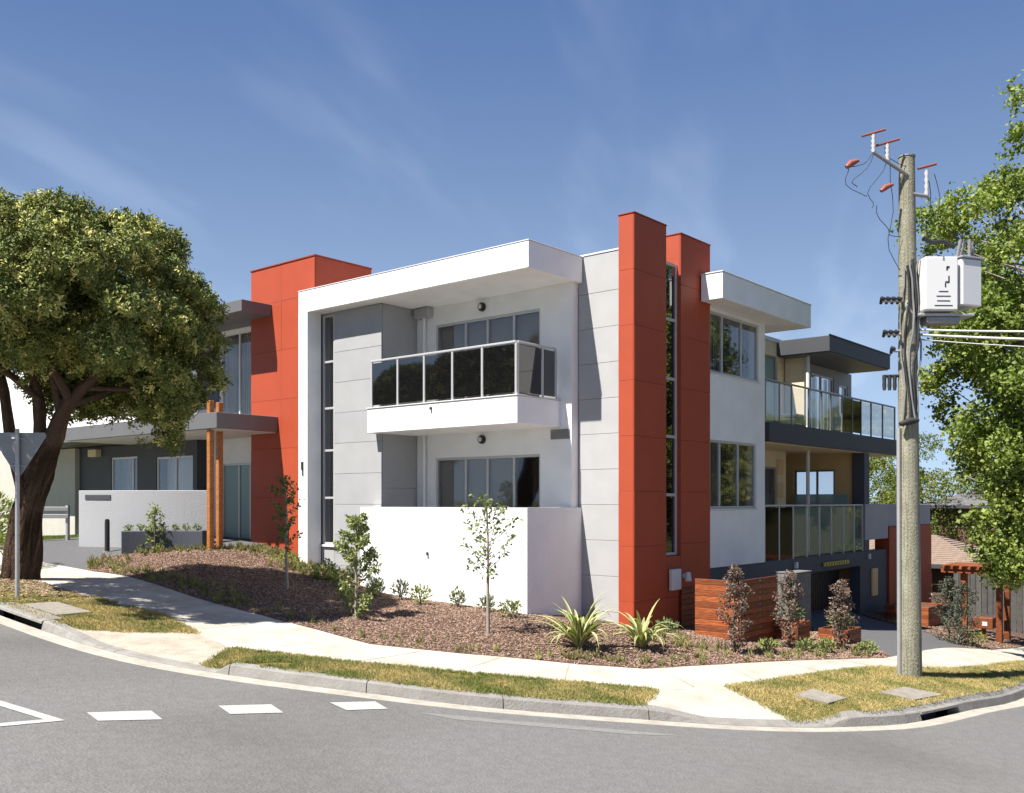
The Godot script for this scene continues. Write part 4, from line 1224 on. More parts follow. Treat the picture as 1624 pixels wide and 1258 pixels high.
# ------------------------------------------------------------------ power pole
func power_pole() -> void:
	var base := on(-5.13, -16.18)
	var t := thing("power_pole", "weathered timber power pole with white switch boxes and insulators", "power pole", base)
	var top := Vector3(-5.17, 5.62, -16.14)
	var b := MB.new()
	var pts := []
	var rad := []
	for k in 13:
		pts.append((base + Vector3(0, -0.5, 0)).lerp(top, k / 12.0)); rad.append(lerpf(0.192, 0.124, k / 12.0))
	b.tube(pts, rad, 20, Color.WHITE, 0.008)
	var pole := put(b.mesh(), "pole", M.pole, t)
	b = MB.new()
	b.tube([top, top + Vector3(0, 0.02, 0)], [0.134, 0.134], 20)
	put(b.mesh(), "cap", M.sign_back, pole)
	var R := Vector3(0.765, 0, -0.644)   # to the right along the street corner
	var T := Vector3(0.644, 0, 0.765)    # out towards the road
	var at := func(y: float) -> Vector3: return base.lerp(top, (y - base.y) / (top.y - base.y))
	var go := func(a: Array, r: float, called: String, mt: Material, parent: Node = null, seg := 8) -> MeshInstance3D:
		var k := MB.new()
		var rr := []
		for i in a.size(): rr.append(r)
		k.tube(a, rr, seg)
		return put(k.mesh(), called, mt, parent if parent else t)
	# conduit up the left side
	go.call([at.call(-3.0) - R * 0.20 + T * 0.06, at.call(0.0) - R * 0.19 + T * 0.06, at.call(1.2) - R * 0.185 + T * 0.06], 0.035, "conduit", M.steel)
	# bundled cables strapped to the upper half
	for k in 5:
		var a := []
		var ang := -0.9 + k * 0.42
		for i in 10:
			var y := 1.25 + i * 0.28 + k * 0.05
			var w := 0.165 + 0.02 * sin(i * 2.1 + k * 1.7) + 0.03 * maxf(0.0, sin(i * 1.1 + k))
			a.append(at.call(y) + (R * sin(ang + 0.25 * sin(i * 0.9 + k)) + T * cos(ang + 0.25 * sin(i * 0.9 + k))) * w)
		go.call(a, 0.016 + 0.004 * (k % 2), "cable", M.rubber if k % 2 else M.alu_grey)
	for y in [1.28, 1.62, 2.35, 2.72, 3.1, 3.62]:
		b = MB.new()
		b.tube([at.call(y) - Vector3(0, 0.035, 0), at.call(y) + Vector3(0, 0.035, 0)], [0.178 - (y + 2.8) * 0.006, 0.178 - (y + 2.8) * 0.006], 20)
		put(b.mesh(), "strap", M.rubber if y < 1.4 else M.steel, t)
	b = MB.new()
	var lampc: Vector3 = at.call(1.30) - R * 0.06 + T * 0.2
	b.tube([lampc - R * 0.16 - Vector3(0, 0.05, 0), lampc, lampc + R * 0.14 + Vector3(0, 0.02, 0)], [0.035, 0.06, 0.035], 12)
	put(b.mesh(), "cable_splice", M.rubber, t)
	# switch cabinet: front box with printed plate, second box behind it
	var turn := Vector3(0, atan2(0.644, 0.765) + 0.02, 0)
	var bc: Vector3 = at.call(3.50) + R * 0.42 + T * 0.10
	var box := put(bmesh(Vector3(0.54, 0.86, 0.40), 0.02), "switch_box", M.porcelain, t, bc, turn)
	var mark := func(u: float, v: float, w: float, hh: float, mt: Material = M.black) -> void:
		var o := put(bmesh(Vector3(w, hh, 0.004), 0.0), "lettering", mt, box)
		o.position = Vector3(u, v, 0.202)
	for k in 4: mark.call(0.03, -0.13 - k * 0.075, 0.15 + 0.05 * (k % 2) + 0.03 * k, 0.014)
	mark.call(0.10, 0.26, 0.05, 0.03); mark.call(0.085, 0.235, 0.025, 0.05); mark.call(0.115, 0.07, 0.02, 0.10); mark.call(0.09, 0.02, 0.07, 0.025); mark.call(0.06, -0.03, 0.02, 0.06); mark.call(0.03, 0.40, 0.03, 0.06, M.sign_back)
	var b2: Vector3 = at.call(3.54) + R * 0.88 + T * -0.02
	var sbx := put(bmesh(Vector3(0.42, 0.76, 0.46), 0.02), "switch_box", M.porcelain, t, b2, Vector3(0, turn.y + 0.35, 0))
	var lid := put(bmesh(Vector3(0.46, 0.03, 0.50), 0.006), "lid", M.steel, sbx)
	lid.position = Vector3(0, 0.40, 0)
	put(bmesh(Vector3(0.9, 0.05, 0.36), 0.01), "bracket", M.steel, t, at.call(3.02) + R * 0.55 + T * 0.03, turn)
	put(bmesh(Vector3(0.55, 0.12, 0.30), 0.03), "tray", M.alu_grey, t, at.call(2.94) + R * 0.50 + T * 0.05, turn)
	for k in 4:
		var q: Vector3 = b2 + R * (-0.12 + 0.1 * k) + T * (0.12 - 0.08 * (k % 2)) + Vector3(0, 0.41, 0)
		insulator(t, q, Vector3(0.25 - 0.1 * k, 1, 0.1).normalized(), 0.3, M.sign_back)
	go.call([b2 + Vector3(0, 0.62, 0) - R * 0.1, b2 + Vector3(0, 0.72, 0) - R * 0.3, b2 + Vector3(0, 0.70, 0) - R * 0.48, b2 + Vector3(0, 0.78, 0) - R * 0.62], 0.035, "lead", M.rubber)
	go.call([at.call(3.4) + R * 0.1, at.call(3.2) - R * 0.1 + T * 0.17, at.call(2.9) + R * 0.15 + T * 0.1], 0.018, "strut", M.steel)
	# steel arm, strain insulators and red fuse tubes at the head
	var arm0: Vector3 = at.call(5.30) - R * 0.05 + T * 0.12
	var arm1 := Vector3(-5.66, 5.62, -15.74) + T * 0.25
	go.call([arm0, arm1], 0.032, "arm", M.sign_back, null, 6)
	for q in [[arm1, 0.36], [arm1.lerp(arm0, 0.42), 0.36]]:
		insulator(t, q[0], Vector3.UP, q[1] * 0.8, M.insulator)
		var f: Vector3 = q[0] + Vector3(0, q[1] * 0.82, 0)
		go.call([f - R * 0.19 - Vector3(0, 0.04, 0), f + R * 0.19 + Vector3(0, 0.07, 0)], 0.02, "fuse", M.fuse)
	for q in [[Vector3(-5.9, 5.46, -15.55), 0.06, 0.11], [Vector3(-5.47, 5.07, -15.90), 0.05, 0.11]]:
		var f: Vector3 = q[0] + T * 0.2
		b = MB.new()
		b.tube([f - R * q[2] - Vector3(0, 0.06, 0), f - R * 0.04, f + R * q[2] * 0.8 + Vector3(0, 0.05, 0)], [q[1] * 0.6, q[1], q[1] * 0.45], 10)
		put(b.mesh(), "fuse", M.fuse, t)
	insulator(t, at.call(4.98) + R * 0.30 + T * 0.05, Vector3.UP, 0.42, M.insulator)
	go.call([at.call(5.42) + R * 0.16 + T * 0.05, at.call(5.5) + R * 0.46 + T * 0.05], 0.022, "fuse", M.fuse)
	go.call([at.call(5.0) + T * 0.1, at.call(4.97) + R * 0.33 + T * 0.05], 0.03, "arm", M.sign_back, null, 6)
	var wires := [[arm1, Vector3(-5.83, 5.48, -15.4)], [arm1 + Vector3(0, -0.02, 0), Vector3(-5.75, 5.1, -15.5)], [arm1.lerp(arm0, 0.4), Vector3(-5.55, 4.75, -15.62)], [Vector3(-5.83, 5.45, -15.4), Vector3(-5.62, 4.95, -15.6)], [arm1.lerp(arm0, 0.4) + Vector3(0, 0.32, 0), at.call(5.45) + T * 0.1], [Vector3(-5.5, 4.8, -15.7), at.call(4.3) - R * 0.14 + T * 0.1], [arm1.lerp(arm0, 0.5), at.call(3.75) - R * 0.16 + T * 0.1], [at.call(5.35) + R * 0.45, b2 + Vector3(0, 0.72, 0)], [at.call(5.4) + R * 0.3, b2 + Vector3(0.1, 0.7, 0)]]
	for k in wires.size():
		var a := []
		for i in 9:
			var f := i / 8.0
			var q: Vector3 = (wires[k][0] as Vector3).lerp(wires[k][1], f)
			a.append(q + Vector3(0, -0.14 * sin(PI * f), 0) + R * 0.10 * sin(PI * f * 2.0 + k) * sin(PI * f) - R * 0.1 * sin(PI * f))
		go.call(a, 0.006, "wire", M.rubber, null, 6)
	# clusters of low-voltage insulators on the left
	for q in [[3.26, 0.30, 4], [2.72, 0.26, 3], [2.45, 0.14, 1]]:
		var c: Vector3 = at.call(q[0]) - R * 0.15 + T * 0.08
		go.call([c, c - R * q[1]], 0.022, "spreader", M.steel)
		for k in q[2]:
			b = MB.new()
			var e: Vector3 = c - R * (q[1] - 0.09 * k) + Vector3(0, 0.0, 0)
			b.tube([e - T * 0.06 - Vector3(0, 0.03, 0), e + T * 0.02 + Vector3(0, 0.04, 0), e + T * 0.1 + Vector3(0, 0.02, 0)], [0.022, 0.04, 0.022], 10)
			put(b.mesh(), "clamp", M.rubber, t)
	var hc := Vector3(-5.39, 2.02, -15.96)
	go.call([at.call(2.06), hc - R * 0.08 + Vector3(0, 0.03, 0)], 0.025, "spreader", M.rubber)
	for k in 3:
		b = MB.new()
		var e := hc + R * (-0.08 + 0.085 * k)
		b.tube([e + Vector3(0, 0.05, 0), e, e + Vector3(0, -0.05, 0), e + Vector3(0, -0.13, 0), e + Vector3(0, -0.2, 0)], [0.03, 0.035, 0.03, 0.034, 0.024], 10)
		put(b.mesh(), "service_fuse", M.rubber, t)
	# service cables across the side street to a pole out of sight
	var far := Vector3(10.5, -3.4, -17.5)
	var p2 := thing("power_pole", "second timber power pole across the side street", "power pole", far)
	b = MB.new()
	b.tube([far + Vector3(0, -0.5, 0), far + Vector3(0, 8.0, 0)], [0.19, 0.13], 16)
	put(b.mesh(), "pole", M.pole, p2)
	for k in 3:
		var a0: Vector3 = at.call(2.80 - 0.07 * k) + R * 0.14 + T * (0.05 - 0.04 * k)
		var a1 := far + Vector3(-0.12, 6.3 - 0.25 * k, 0)
		var a := []
		for i in 31:
			var f := i / 30.0
			a.append(a0.lerp(a1, f) + Vector3(0, -(1.1 + 0.12 * k) * 4.0 * f * (1.0 - f) * 0.5, 0))
		b = MB.new()
		var rr := []
		for i in 31: rr.append([0.016, 0.02, 0.011][k])
		b.tube(a, rr, 8)
		var o := put(b.mesh(), "service_cable", [M.cable, M.cable, M.alu_grey][k], self)
		tag(o, ["upper pale cable running right from the power pole", "thick pale cable just below the upper one, running right from the pole", "thin grey cable, lowest of three running right from the pole"][k], "cable", "service cables from the power pole")

func insulator(parent: Node, at: Vector3, up: Vector3, l: float, m: Material) -> void:
	var b := MB.new()
	var pts := []
	var rad := []
	for k in 9:
		pts.append(at + up * l * k / 8.0)
		rad.append(0.040 if k % 2 else 0.022)
	b.tube(pts, rad, 12)
	put(b.mesh(), "insulator", m, parent)

# ------------------------------------------------------------------ plants
func rdir() -> Vector3:
	var z := rng.randf_range(-1, 1)
	var a := rng.randf_range(0, TAU)
	var r := sqrt(1.0 - z * z)
	return Vector3(r * cos(a), z, r * sin(a))

func mix_color(a: Color, b: Color) -> Color:
	var c := a.lerp(b, rng.randf())
	var g := rng.randf_range(0.85, 1.15)
	return Color(c.r * g, c.g * g, c.b * g)

func sprig(n: int, l: float, w: float, spread: float, up := 0.5, facing := 9.0) -> ArrayMesh:
	var b := MB.new()
	for k in n:
		var d := (rdir() + Vector3(0, up, 0)).normalized()
		b.leaf(rdir() * spread * rng.randf(), d, (Vector3.UP + rdir() * facing).normalized(), l * rng.randf_range(0.7, 1.25), w * rng.randf_range(0.8, 1.2), Color.WHITE)
	return b.mesh()

func scatter(mesh: Mesh, xf: Array, cols: Array, called: String, m: Material, parent: Node) -> MultiMeshInstance3D:
	var mm := MultiMesh.new()
	mm.transform_format = MultiMesh.TRANSFORM_3D
	mm.use_colors = cols.size() > 0
	mm.mesh = mesh
	mm.instance_count = xf.size()
	for i in xf.size():
		mm.set_instance_transform(i, xf[i])
		if cols.size(): mm.set_instance_color(i, cols[i])
	var o := MultiMeshInstance3D.new()
	o.multimesh = mm
	o.material_override = m
	if parent == self: called = named(called)
	o.name = called
	parent.add_child(o, true)
	o.position = -base_of(parent)
	return o

func smooth_path(a: Array, n: int) -> Array:
	var o := []
	for i in a.size() - 1:
		for k in n:
			var t := float(k) / n
			o.append((a[i] as Vector3).cubic_interpolate(a[i + 1], a[maxi(i - 1, 0)], a[mini(i + 2, a.size() - 1)], t))
	o.append(a[-1])
	return o

func limb(b: MB, a: Array, r0: float, r1: float, seg := 10, rough := 0.05) -> void:
	var p := smooth_path(a, 5)
	var r := []
	for i in p.size(): r.append(lerpf(r0, r1, pow(float(i) / (p.size() - 1), 0.8)))
	b.tube(p, r, seg, Color.WHITE, rough, true, 0.30 if seg > 20 else 0.0)

func bush(called: String, label: String, at: Vector3, r: float, hh: float, n: int, l: float, c0: Color, c1: Color, group := "", shape := 0.5) -> Node3D:
	var t := thing(called, label, "shrub", at, group)
	var s := MB.new()
	var b := MB.new()
	b.colored = true
	for k in 6:
		var a := TAU * k / 6.0 + rng.randf()
		s.tube([at + Vector3(0, -0.05, 0), at + Vector3(cos(a) * r * 0.3, hh * 0.4, sin(a) * r * 0.3), at + Vector3(cos(a) * r * 0.6, hh * 0.85, sin(a) * r * 0.6)], [0.012, 0.008, 0.004], 5)
	for k in n:
		var d := rdir()
		var f := pow(rng.randf(), 0.4)
		var p := at + Vector3(d.x * r * f, hh * 0.55 + d.y * hh * 0.45 * f, d.z * r * f)
		b.leaf(p, (d + Vector3(0, shape, 0) + rdir() * 0.6).normalized(), rdir(), l * rng.randf_range(0.7, 1.3), l * 0.42, mix_color(c0, c1))
	put(s.mesh(), "stem", M.twig, t)
	put(b.mesh(), "foliage", M.leaf, t)
	return t

func sapling(label: String, at: Vector3, hh: float, clear: float, spread: float, n: int, l: float, c0: Color, c1: Color, bark: Material, called := "young_tree", category := "tree", profile := 1.0, group := "young trees in the garden bed") -> void:
	var t := thing(called, label, category, at, group)
	var s := MB.new()
	var b := MB.new()
	b.colored = true
	var lean := Vector3(rng.randf_range(-0.04, 0.04), 0, rng.randf_range(-0.04, 0.04)) * hh
	var trunk := smooth_path([at + Vector3(0, -0.1, 0), at + Vector3(0, hh * 0.33, 0) + lean * 0.3, at + Vector3(0, hh * 0.66, 0) + lean * 0.2, at + Vector3(0, hh * 0.97, 0) + lean], 5)
	var tr := []
	for i in trunk.size(): tr.append(lerpf(0.024, 0.006, float(i) / trunk.size()) * (0.6 + hh * 0.35))
	s.tube(trunk, tr, 8)
	var tips := []
	var nb := int(10 + hh * 5)
	for k in nb:
		var f := clear + (1.0 - clear) * (float(k) + 0.3) / nb
		var start: Vector3 = trunk[clampi(int(f * (trunk.size() - 1)), 0, trunk.size() - 1)]
		var a := k * 2.4 + rng.randf() * 0.8
		var reach := spread * (pow(sin(PI * clampf((f - clear) / (1.0 - clear) * 0.82 + 0.16, 0, 1)), 0.8) if profile > 0.5 else (1.05 - 0.75 * (f - clear) / (1.0 - clear))) * rng.randf_range(0.7, 1.15)
		var e := start + Vector3(cos(a) * reach, reach * 0.75, sin(a) * reach)
		if e.y > at.y + hh: e.y = at.y + hh - rng.randf() * 0.1
		var mid := start.lerp(e, 0.5) + Vector3(0, -reach * 0.08, 0)
		s.tube([start, mid, e], [0.009, 0.006, 0.003], 5)
		tips.append([start, mid, e])
	for k in n:
		var q = tips[rng.randi() % tips.size()]
		var f := pow(rng.randf(), 0.6)
		var p: Vector3 = (q[0] as Vector3).lerp(q[1], f * 2.0) if f < 0.5 else (q[1] as Vector3).lerp(q[2], f * 2.0 - 1.0)
		p += rdir() * l * (1.5 if called == "purple_shrub" else 0.7)
		var d: Vector3 = (rdir() + ((q[2] as Vector3) - q[0]).normalized() * 0.7 + Vector3(0, -0.1, 0)).normalized()
		b.leaf(p, d, (Vector3.UP + rdir() * 0.9).normalized(), l * rng.randf_range(0.65, 1.25), l * 0.5, mix_color(c0, c1))
	put(s.mesh(), "trunk", bark, t)
	put(b.mesh(), "crown", M.leaf, t)

func flax(label: String, at: Vector3, n: int, l: float, c0: Color, c1: Color) -> void:
	var t := thing("flax_plant", label, "plant", at, "strap leaved plants in the garden bed")
	var edge_col := Color(0.5, 0.48, 0.24)
	for k in n:
		var b := MB.new()
		b.colored = true
		var a := TAU * k / n * 3.0 + rng.randf() * 0.7
		var out := Vector3(cos(a), 0, sin(a))
		var ll := l * rng.randf_range(0.65, 1.15)
		var el := rng.randf_range(0.75, 1.45)
		var bend := rng.randf_range(0.6, 2.3)
		var p := at + out * rng.randf_range(0.01, 0.05) + Vector3(0, -0.03, 0)
		var prev := []
		var col := mix_color(c0, c1)
		for i in 9:
			var f := i / 8.0
			var ang := el - bend * f * f
			var dir := out * cos(ang) + Vector3.UP * sin(ang)
			if i > 0: p += dir * ll / 8.0
			var side := out.cross(Vector3.UP).normalized()
			var nn := side.cross(dir).normalized()
			var w := 0.030 * (1.0 - pow(f, 2.2)) * (0.6 + 0.8 * minf(f * 4.0, 1.0))
			if at.y > -INF and p.y < h(p.x, p.z) + 0.02: p.y = h(p.x, p.z) + 0.02
			var row := [p - side * w + nn * w * 0.35, p - side * w * 0.55 + nn * w * 0.12, p, p + side * w * 0.55 + nn * w * 0.12, p + side * w + nn * w * 0.35]
			if i > 0:
				for e in 4: b.quad(prev[e], prev[e + 1], row[e + 1], row[e], nn, edge_col if e == 0 or e == 3 else col)
			prev = row
		put(b.mesh(), "leaf", M.leaf, t)

func canopy_tree(called: String, label: String, category: String, group: String, at: Vector3, limbs: Array, bark: Material, lobes: Array, per: int, sp: Array, cols: Array, leafm: Material, ctr: Vector3, up_bias := 0.3) -> Node3D:
	var t := thing(called, label, category, at, group)
	var b := MB.new()
	for q in limbs: limb(b, q[0], q[1], q[2], q[3] if q.size() > 3 else 10, q[4] if q.size() > 4 else 0.05)
	put(b.mesh(), "trunk", bark, t)
	var xf := []
	var cc := []
	for lo in lobes:
		var c: Vector3 = lo[0]
		var r: float = lo[1]
		var away := (c - ctr).normalized()
		var lobe_col: Array = cols[lo[2]]
		for k in int(per * r * r / 0.5):
			var d := rdir()
			if d.dot(away + Vector3.UP * 0.8) < -0.1 and rng.randf() < 0.85: d = -d
			var f := rng.randf_range(0.72, 1.06) if rng.randf() < 0.8 else rng.randf_range(0.3, 0.75)
			var p := c + d * r * f * Vector3(1, 0.85, 1)
			var u := (d + away * 0.3 + Vector3(0, up_bias, 0) + rdir() * 0.5).normalized()
			var s := u.cross(rdir()).normalized()
			var bs := Basis(s, u, s.cross(u)) * rng.randf_range(0.75, 1.3)
			xf.append(Transform3D(bs, p))
			var col := mix_color(lobe_col[0], lobe_col[1])
			if lobe_col.size() > 2 and rng.randf() < lobe_col[3]: col = mix_color(lobe_col[2], lobe_col[1])
			cc.append(col)
	# copies are shared out among a few different sprigs
	for v in sp.size():
		var x2 := []
		var c2 := []
		for i in range(v, xf.size(), sp.size()): x2.append(xf[i]); c2.append(cc[i])
		var o := scatter(sp[v], x2, c2, "crown", leafm, t)
		o.set_meta("kind", "stuff")
	return t

func trees() -> void:
	# the broad dense tree on the left verge
	var ctr := Vector3(-16.7, 2.66, -7.6)
	var lobes := []
	for k in 180:
		var fy := 1.0 - 1.28 * (k + 0.5) / 180.0
		var fa := k * 2.39996
		var d := (Vector3(sqrt(1.0 - fy * fy) * cos(fa), fy, sqrt(1.0 - fy * fy) * sin(fa)) + rdir() * 0.09).normalized()
		if d.y < 0.08 and d.dot(Vector3(0.644, 0, 0.765)) > 0.15 and d.dot(Vector3(0.765, 0, -0.644)) < 0.6: continue
		if d.y < 0.1 and d.dot(Vector3(0.765, 0, -0.644)) > 0.86: continue
		var p := ctr + d * Vector3(2.45, 2.2, 2.5) * rng.randf_range(0.84, 1.1)
		lobes.append([p, rng.randf_range(0.27, 0.47), 0])
	for k in 26:
		var d := rdir()
		d.y = absf(d.y)
		lobes.append([ctr + d * Vector3(1.35, 1.2, 1.35) * rng.randf_range(0.3, 1.0), 0.7, 0])
	for q in [[-15.8, 1.35, -9.0, 0.42], [-15.5, 1.7, -9.0, 0.45], [-15.7, 1.05, -9.05, 0.3], [-15.2, 2.1, -8.7, 0.45], [-16.2, 1.75, -9.0, 0.45]]: lobes.append([Vector3(q[0], q[1], q[2]), q[3], 0])
	for k in 40:
		var f := rng.randf()
		lobes.append([Vector3(lerpf(-18.4, -16.0, f) + rng.randf_range(-0.3, 0.3), rng.randf_range(1.75, 2.7), lerpf(-8.6, -9.6, f) + rng.randf_range(-0.35, 0.35)), rng.randf_range(0.34, 0.5), 0])
	var sps := [sprig(22, 0.07, 0.032, 0.10, 0.35, 0.7), sprig(22, 0.065, 0.033, 0.11, 0.35, 0.7), sprig(20, 0.075, 0.03, 0.09, 0.35, 0.7)]
	var lit := [Color(0.085, 0.118, 0.02), Color(0.195, 0.215, 0.042), Color(0.60, 0.55, 0.18), 0.32]
	var limbs := [
		[[Vector3(-19.19, -1.75, -8.15), Vector3(-18.96, -0.65, -8.09), Vector3(-18.51, 0.31, -8.07), Vector3(-17.98, 1.12, -8.13)], 0.26, 0.17, 44, 0.03],
		[[Vector3(-19.5, -1.75, -8.0), Vector3(-19.25, -0.6, -8.0), Vector3(-18.80, 0.2, -8.0), Vector3(-18.5, 0.8, -8.0)], 0.19, 0.11, 30, 0.03],
		[[Vector3(-17.98, 1.12, -8.13), Vector3(-17.46, 1.79, -8.17), Vector3(-16.62, 2.31, -8.36), Vector3(-15.50, 2.90, -8.64)], 0.19, 0.05],
		[[Vector3(-18.43, 0.55, -8.08), Vector3(-18.17, 1.71, -7.97), Vector3(-17.97, 2.71, -7.74), Vector3(-17.56, 3.68, -7.70)], 0.15, 0.05],
		[[Vector3(-18.74, -0.05, -8.01), Vector3(-18.77, 1.13, -7.72), Vector3(-18.81, 2.30, -7.56), Vector3(-18.78, 3.65, -7.19)], 0.16, 0.05],
		[[Vector3(-17.63, 1.63, -8.16), Vector3(-17.55, 2.24, -7.96), Vector3(-17.22, 2.97, -7.72), Vector3(-16.79, 3.93, -7.82)], 0.12, 0.04],
		[[Vector3(-17.43, 1.79, -8.20), Vector3(-16.84, 2.09, -8.83), Vector3(-16.31, 2.76, -9.53)], 0.09, 0.03],
		[[Vector3(-17.0, 2.05, -8.3), Vector3(-16.2, 2.0, -8.8), Vector3(-15.3, 1.9, -9.1)], 0.06, 0.02],
		[[Vector3(-17.3, 1.9, -8.1), Vector3(-16.6, 2.5, -7.4), Vector3(-15.9, 3.3, -6.8)], 0.09, 0.03],
		[[Vector3(-18.1, 1.9, -7.95), Vector3(-18.0, 2.6, -7.0), Vector3(-17.7, 3.3, -6.3)], 0.08, 0.03]]
	var tree := canopy_tree("street_tree", "broad dense street tree with yellow green crown and rough leaning trunk", "tree", "", on(-19.2, -8.15), limbs, M.bark, lobes, 215, sps, [lit], M.leaf_dense, ctr)
	# trees across the street, which the dark balcony glass mirrors
	var k := 0
	for q in [[-40.5, 8.0, 0.0, 1.25], [-33.3, 8.6, 0.0, 1.36], [5.0, -48.0, 1.0, 1.6], [9.5, -57.0, 2.0, 1.8], [6.0, -69.0, 4.0, 2.0]]:
		var o: Node3D = tree.duplicate()
		o.name = named("street_tree")
		add_child(o)
		o.position = Vector3(q[0], plain_h(q[0], q[1]) - 0.3, q[1])
		o.rotation.y = q[2]
		o.scale = Vector3.ONE * q[3]
		tag(o, ["smaller dense tree across the road, mirrored in the balcony glass", "taller dense tree across the road, mirrored in the balcony glass", "nearest dense tree across the side street", "middle dense tree across the side street", "farthest dense tree across the side street"][k], "tree", "trees across the road")
		k += 1
	# the plane tree at the right edge
	var c2 := Vector3(-4.0, 4.3, -24.2)
	lobes = []
	for i in 230:
		var d := rdir()
		var p := c2 + d * Vector3(3.0, 5.6, 3.0) * pow(rng.randf_range(0.12, 1.0), 0.42)
		if d.y > 0.3 and rng.randf() < 0.25: continue
		if d.y > 0.2: p = c2 + Vector3((p.x - c2.x) * 1.18, p.y - c2.y, (p.z - c2.z) * 1.18)
		var rr := rng.randf_range(0.32, 0.58) if d.y > 0.2 else rng.randf_range(0.5, 0.85)
		lobes.append([p, rr, i % 3])
	for i in 26: lobes.append([Vector3(rng.randf_range(-5.7, -3.6), rng.randf_range(-1.5, 1.2), rng.randf_range(-24.2, -22.2)), rng.randf_range(0.4, 0.6), i % 3])
	var sp2 := [sprig(10, 0.095, 0.08, 0.20, 0.2), sprig(10, 0.10, 0.085, 0.22, 0.2), sprig(11, 0.085, 0.07, 0.2, 0.1)]
	var g1 := [Color(0.125, 0.175, 0.028), Color(0.24, 0.30, 0.058)]
	var g2 := [Color(0.145, 0.195, 0.032), Color(0.28, 0.33, 0.062)]
	var g3 := [Color(0.11, 0.16, 0.025), Color(0.22, 0.28, 0.052)]
	var bp := on(-4.35, -24.3)
	var lm := [[[bp + Vector3(0, -0.3, 0), bp + Vector3(0.05, 1.5, 0), bp + Vector3(0.2, 3.5, 0.1), bp + Vector3(0.3, 6.0, 0.1), bp + Vector3(0.35, 9.5, 0)], 0.24, 0.05, 14, 0.03]]
	for i in 14:
		var y := 2.4 + i * 0.5
		var a := i * 2.4
		var st := bp + Vector3(0.25, y, 0.1)
		var rch := 2.6 * (1.0 - 0.04 * i)
		lm.append([[st, st + Vector3(cos(a) * rch * 0.5, 0.7, sin(a) * rch * 0.5), st + Vector3(cos(a) * rch, 1.3, sin(a) * rch)], 0.08 - 0.003 * i, 0.015, 7, 0.02])
	for q in lobes:
		var e: Vector3 = q[0]
		var sy := clampf(e.y - 1.2, bp.y + 2.2, bp.y + 9.0)
		var st := Vector3(lerpf(bp.x + 0.25, e.x, 0.15), sy, lerpf(bp.z + 0.1, e.z, 0.15))
		lm.append([[st, st.lerp(e, 0.55) + Vector3(0, -0.15, 0) + rdir() * 0.15, e + rdir() * 0.1], 0.03, 0.007, 5, 0.0])
	canopy_tree("plane_tree", "tall leafy green tree at the right edge behind the power pole", "tree", "", bp, lm, M.pale_bark, lobes, 72, sp2, [g1, g2, g3], M.leaf_bright, c2, 0.0)
	# background trees between the houses
	k = 0
	for q in [[-13.3, -38.6, 5.2, 1.7], [-15.5, -50.5, 6.5, 3.0], [-6.5, -42.0, 3.6, 2.2], [-9.0, -56.0, 6.0, 3.2]]:
		var g := on(q[0], q[1])
		g.y = plain_h(q[0], q[1]) - 0.34
		var l2 := []
		for i in 26:
			l2.append([g + Vector3(0, q[2] * 0.65, 0) + rdir() * Vector3(q[3], q[2] * 0.4, q[3]) * pow(rng.randf(), 0.4), q[3] * 0.33, i % 2])
		canopy_tree("garden_tree", ["yellow green garden tree behind the far terrace", "tall garden tree beyond the dark brick house", "rounded garden tree beyond the paling fence", "large garden tree far beyond the fence"][k], "tree", "garden trees in the background", g, [[[g + Vector3(0, -0.2, 0), g + Vector3(0.1, q[2] * 0.4, 0), g + Vector3(0, q[2] * 0.8, 0)], 0.16, 0.05]], M.bark, l2, 40, [sp2[0]], [[Color(0.13, 0.17, 0.025), Color(0.24, 0.25, 0.04)], [Color(0.08, 0.12, 0.02), Color(0.16, 0.19, 0.03)]], M.leaf_bright, g + Vector3(0, q[2] * 0.6, 0))
		k += 1

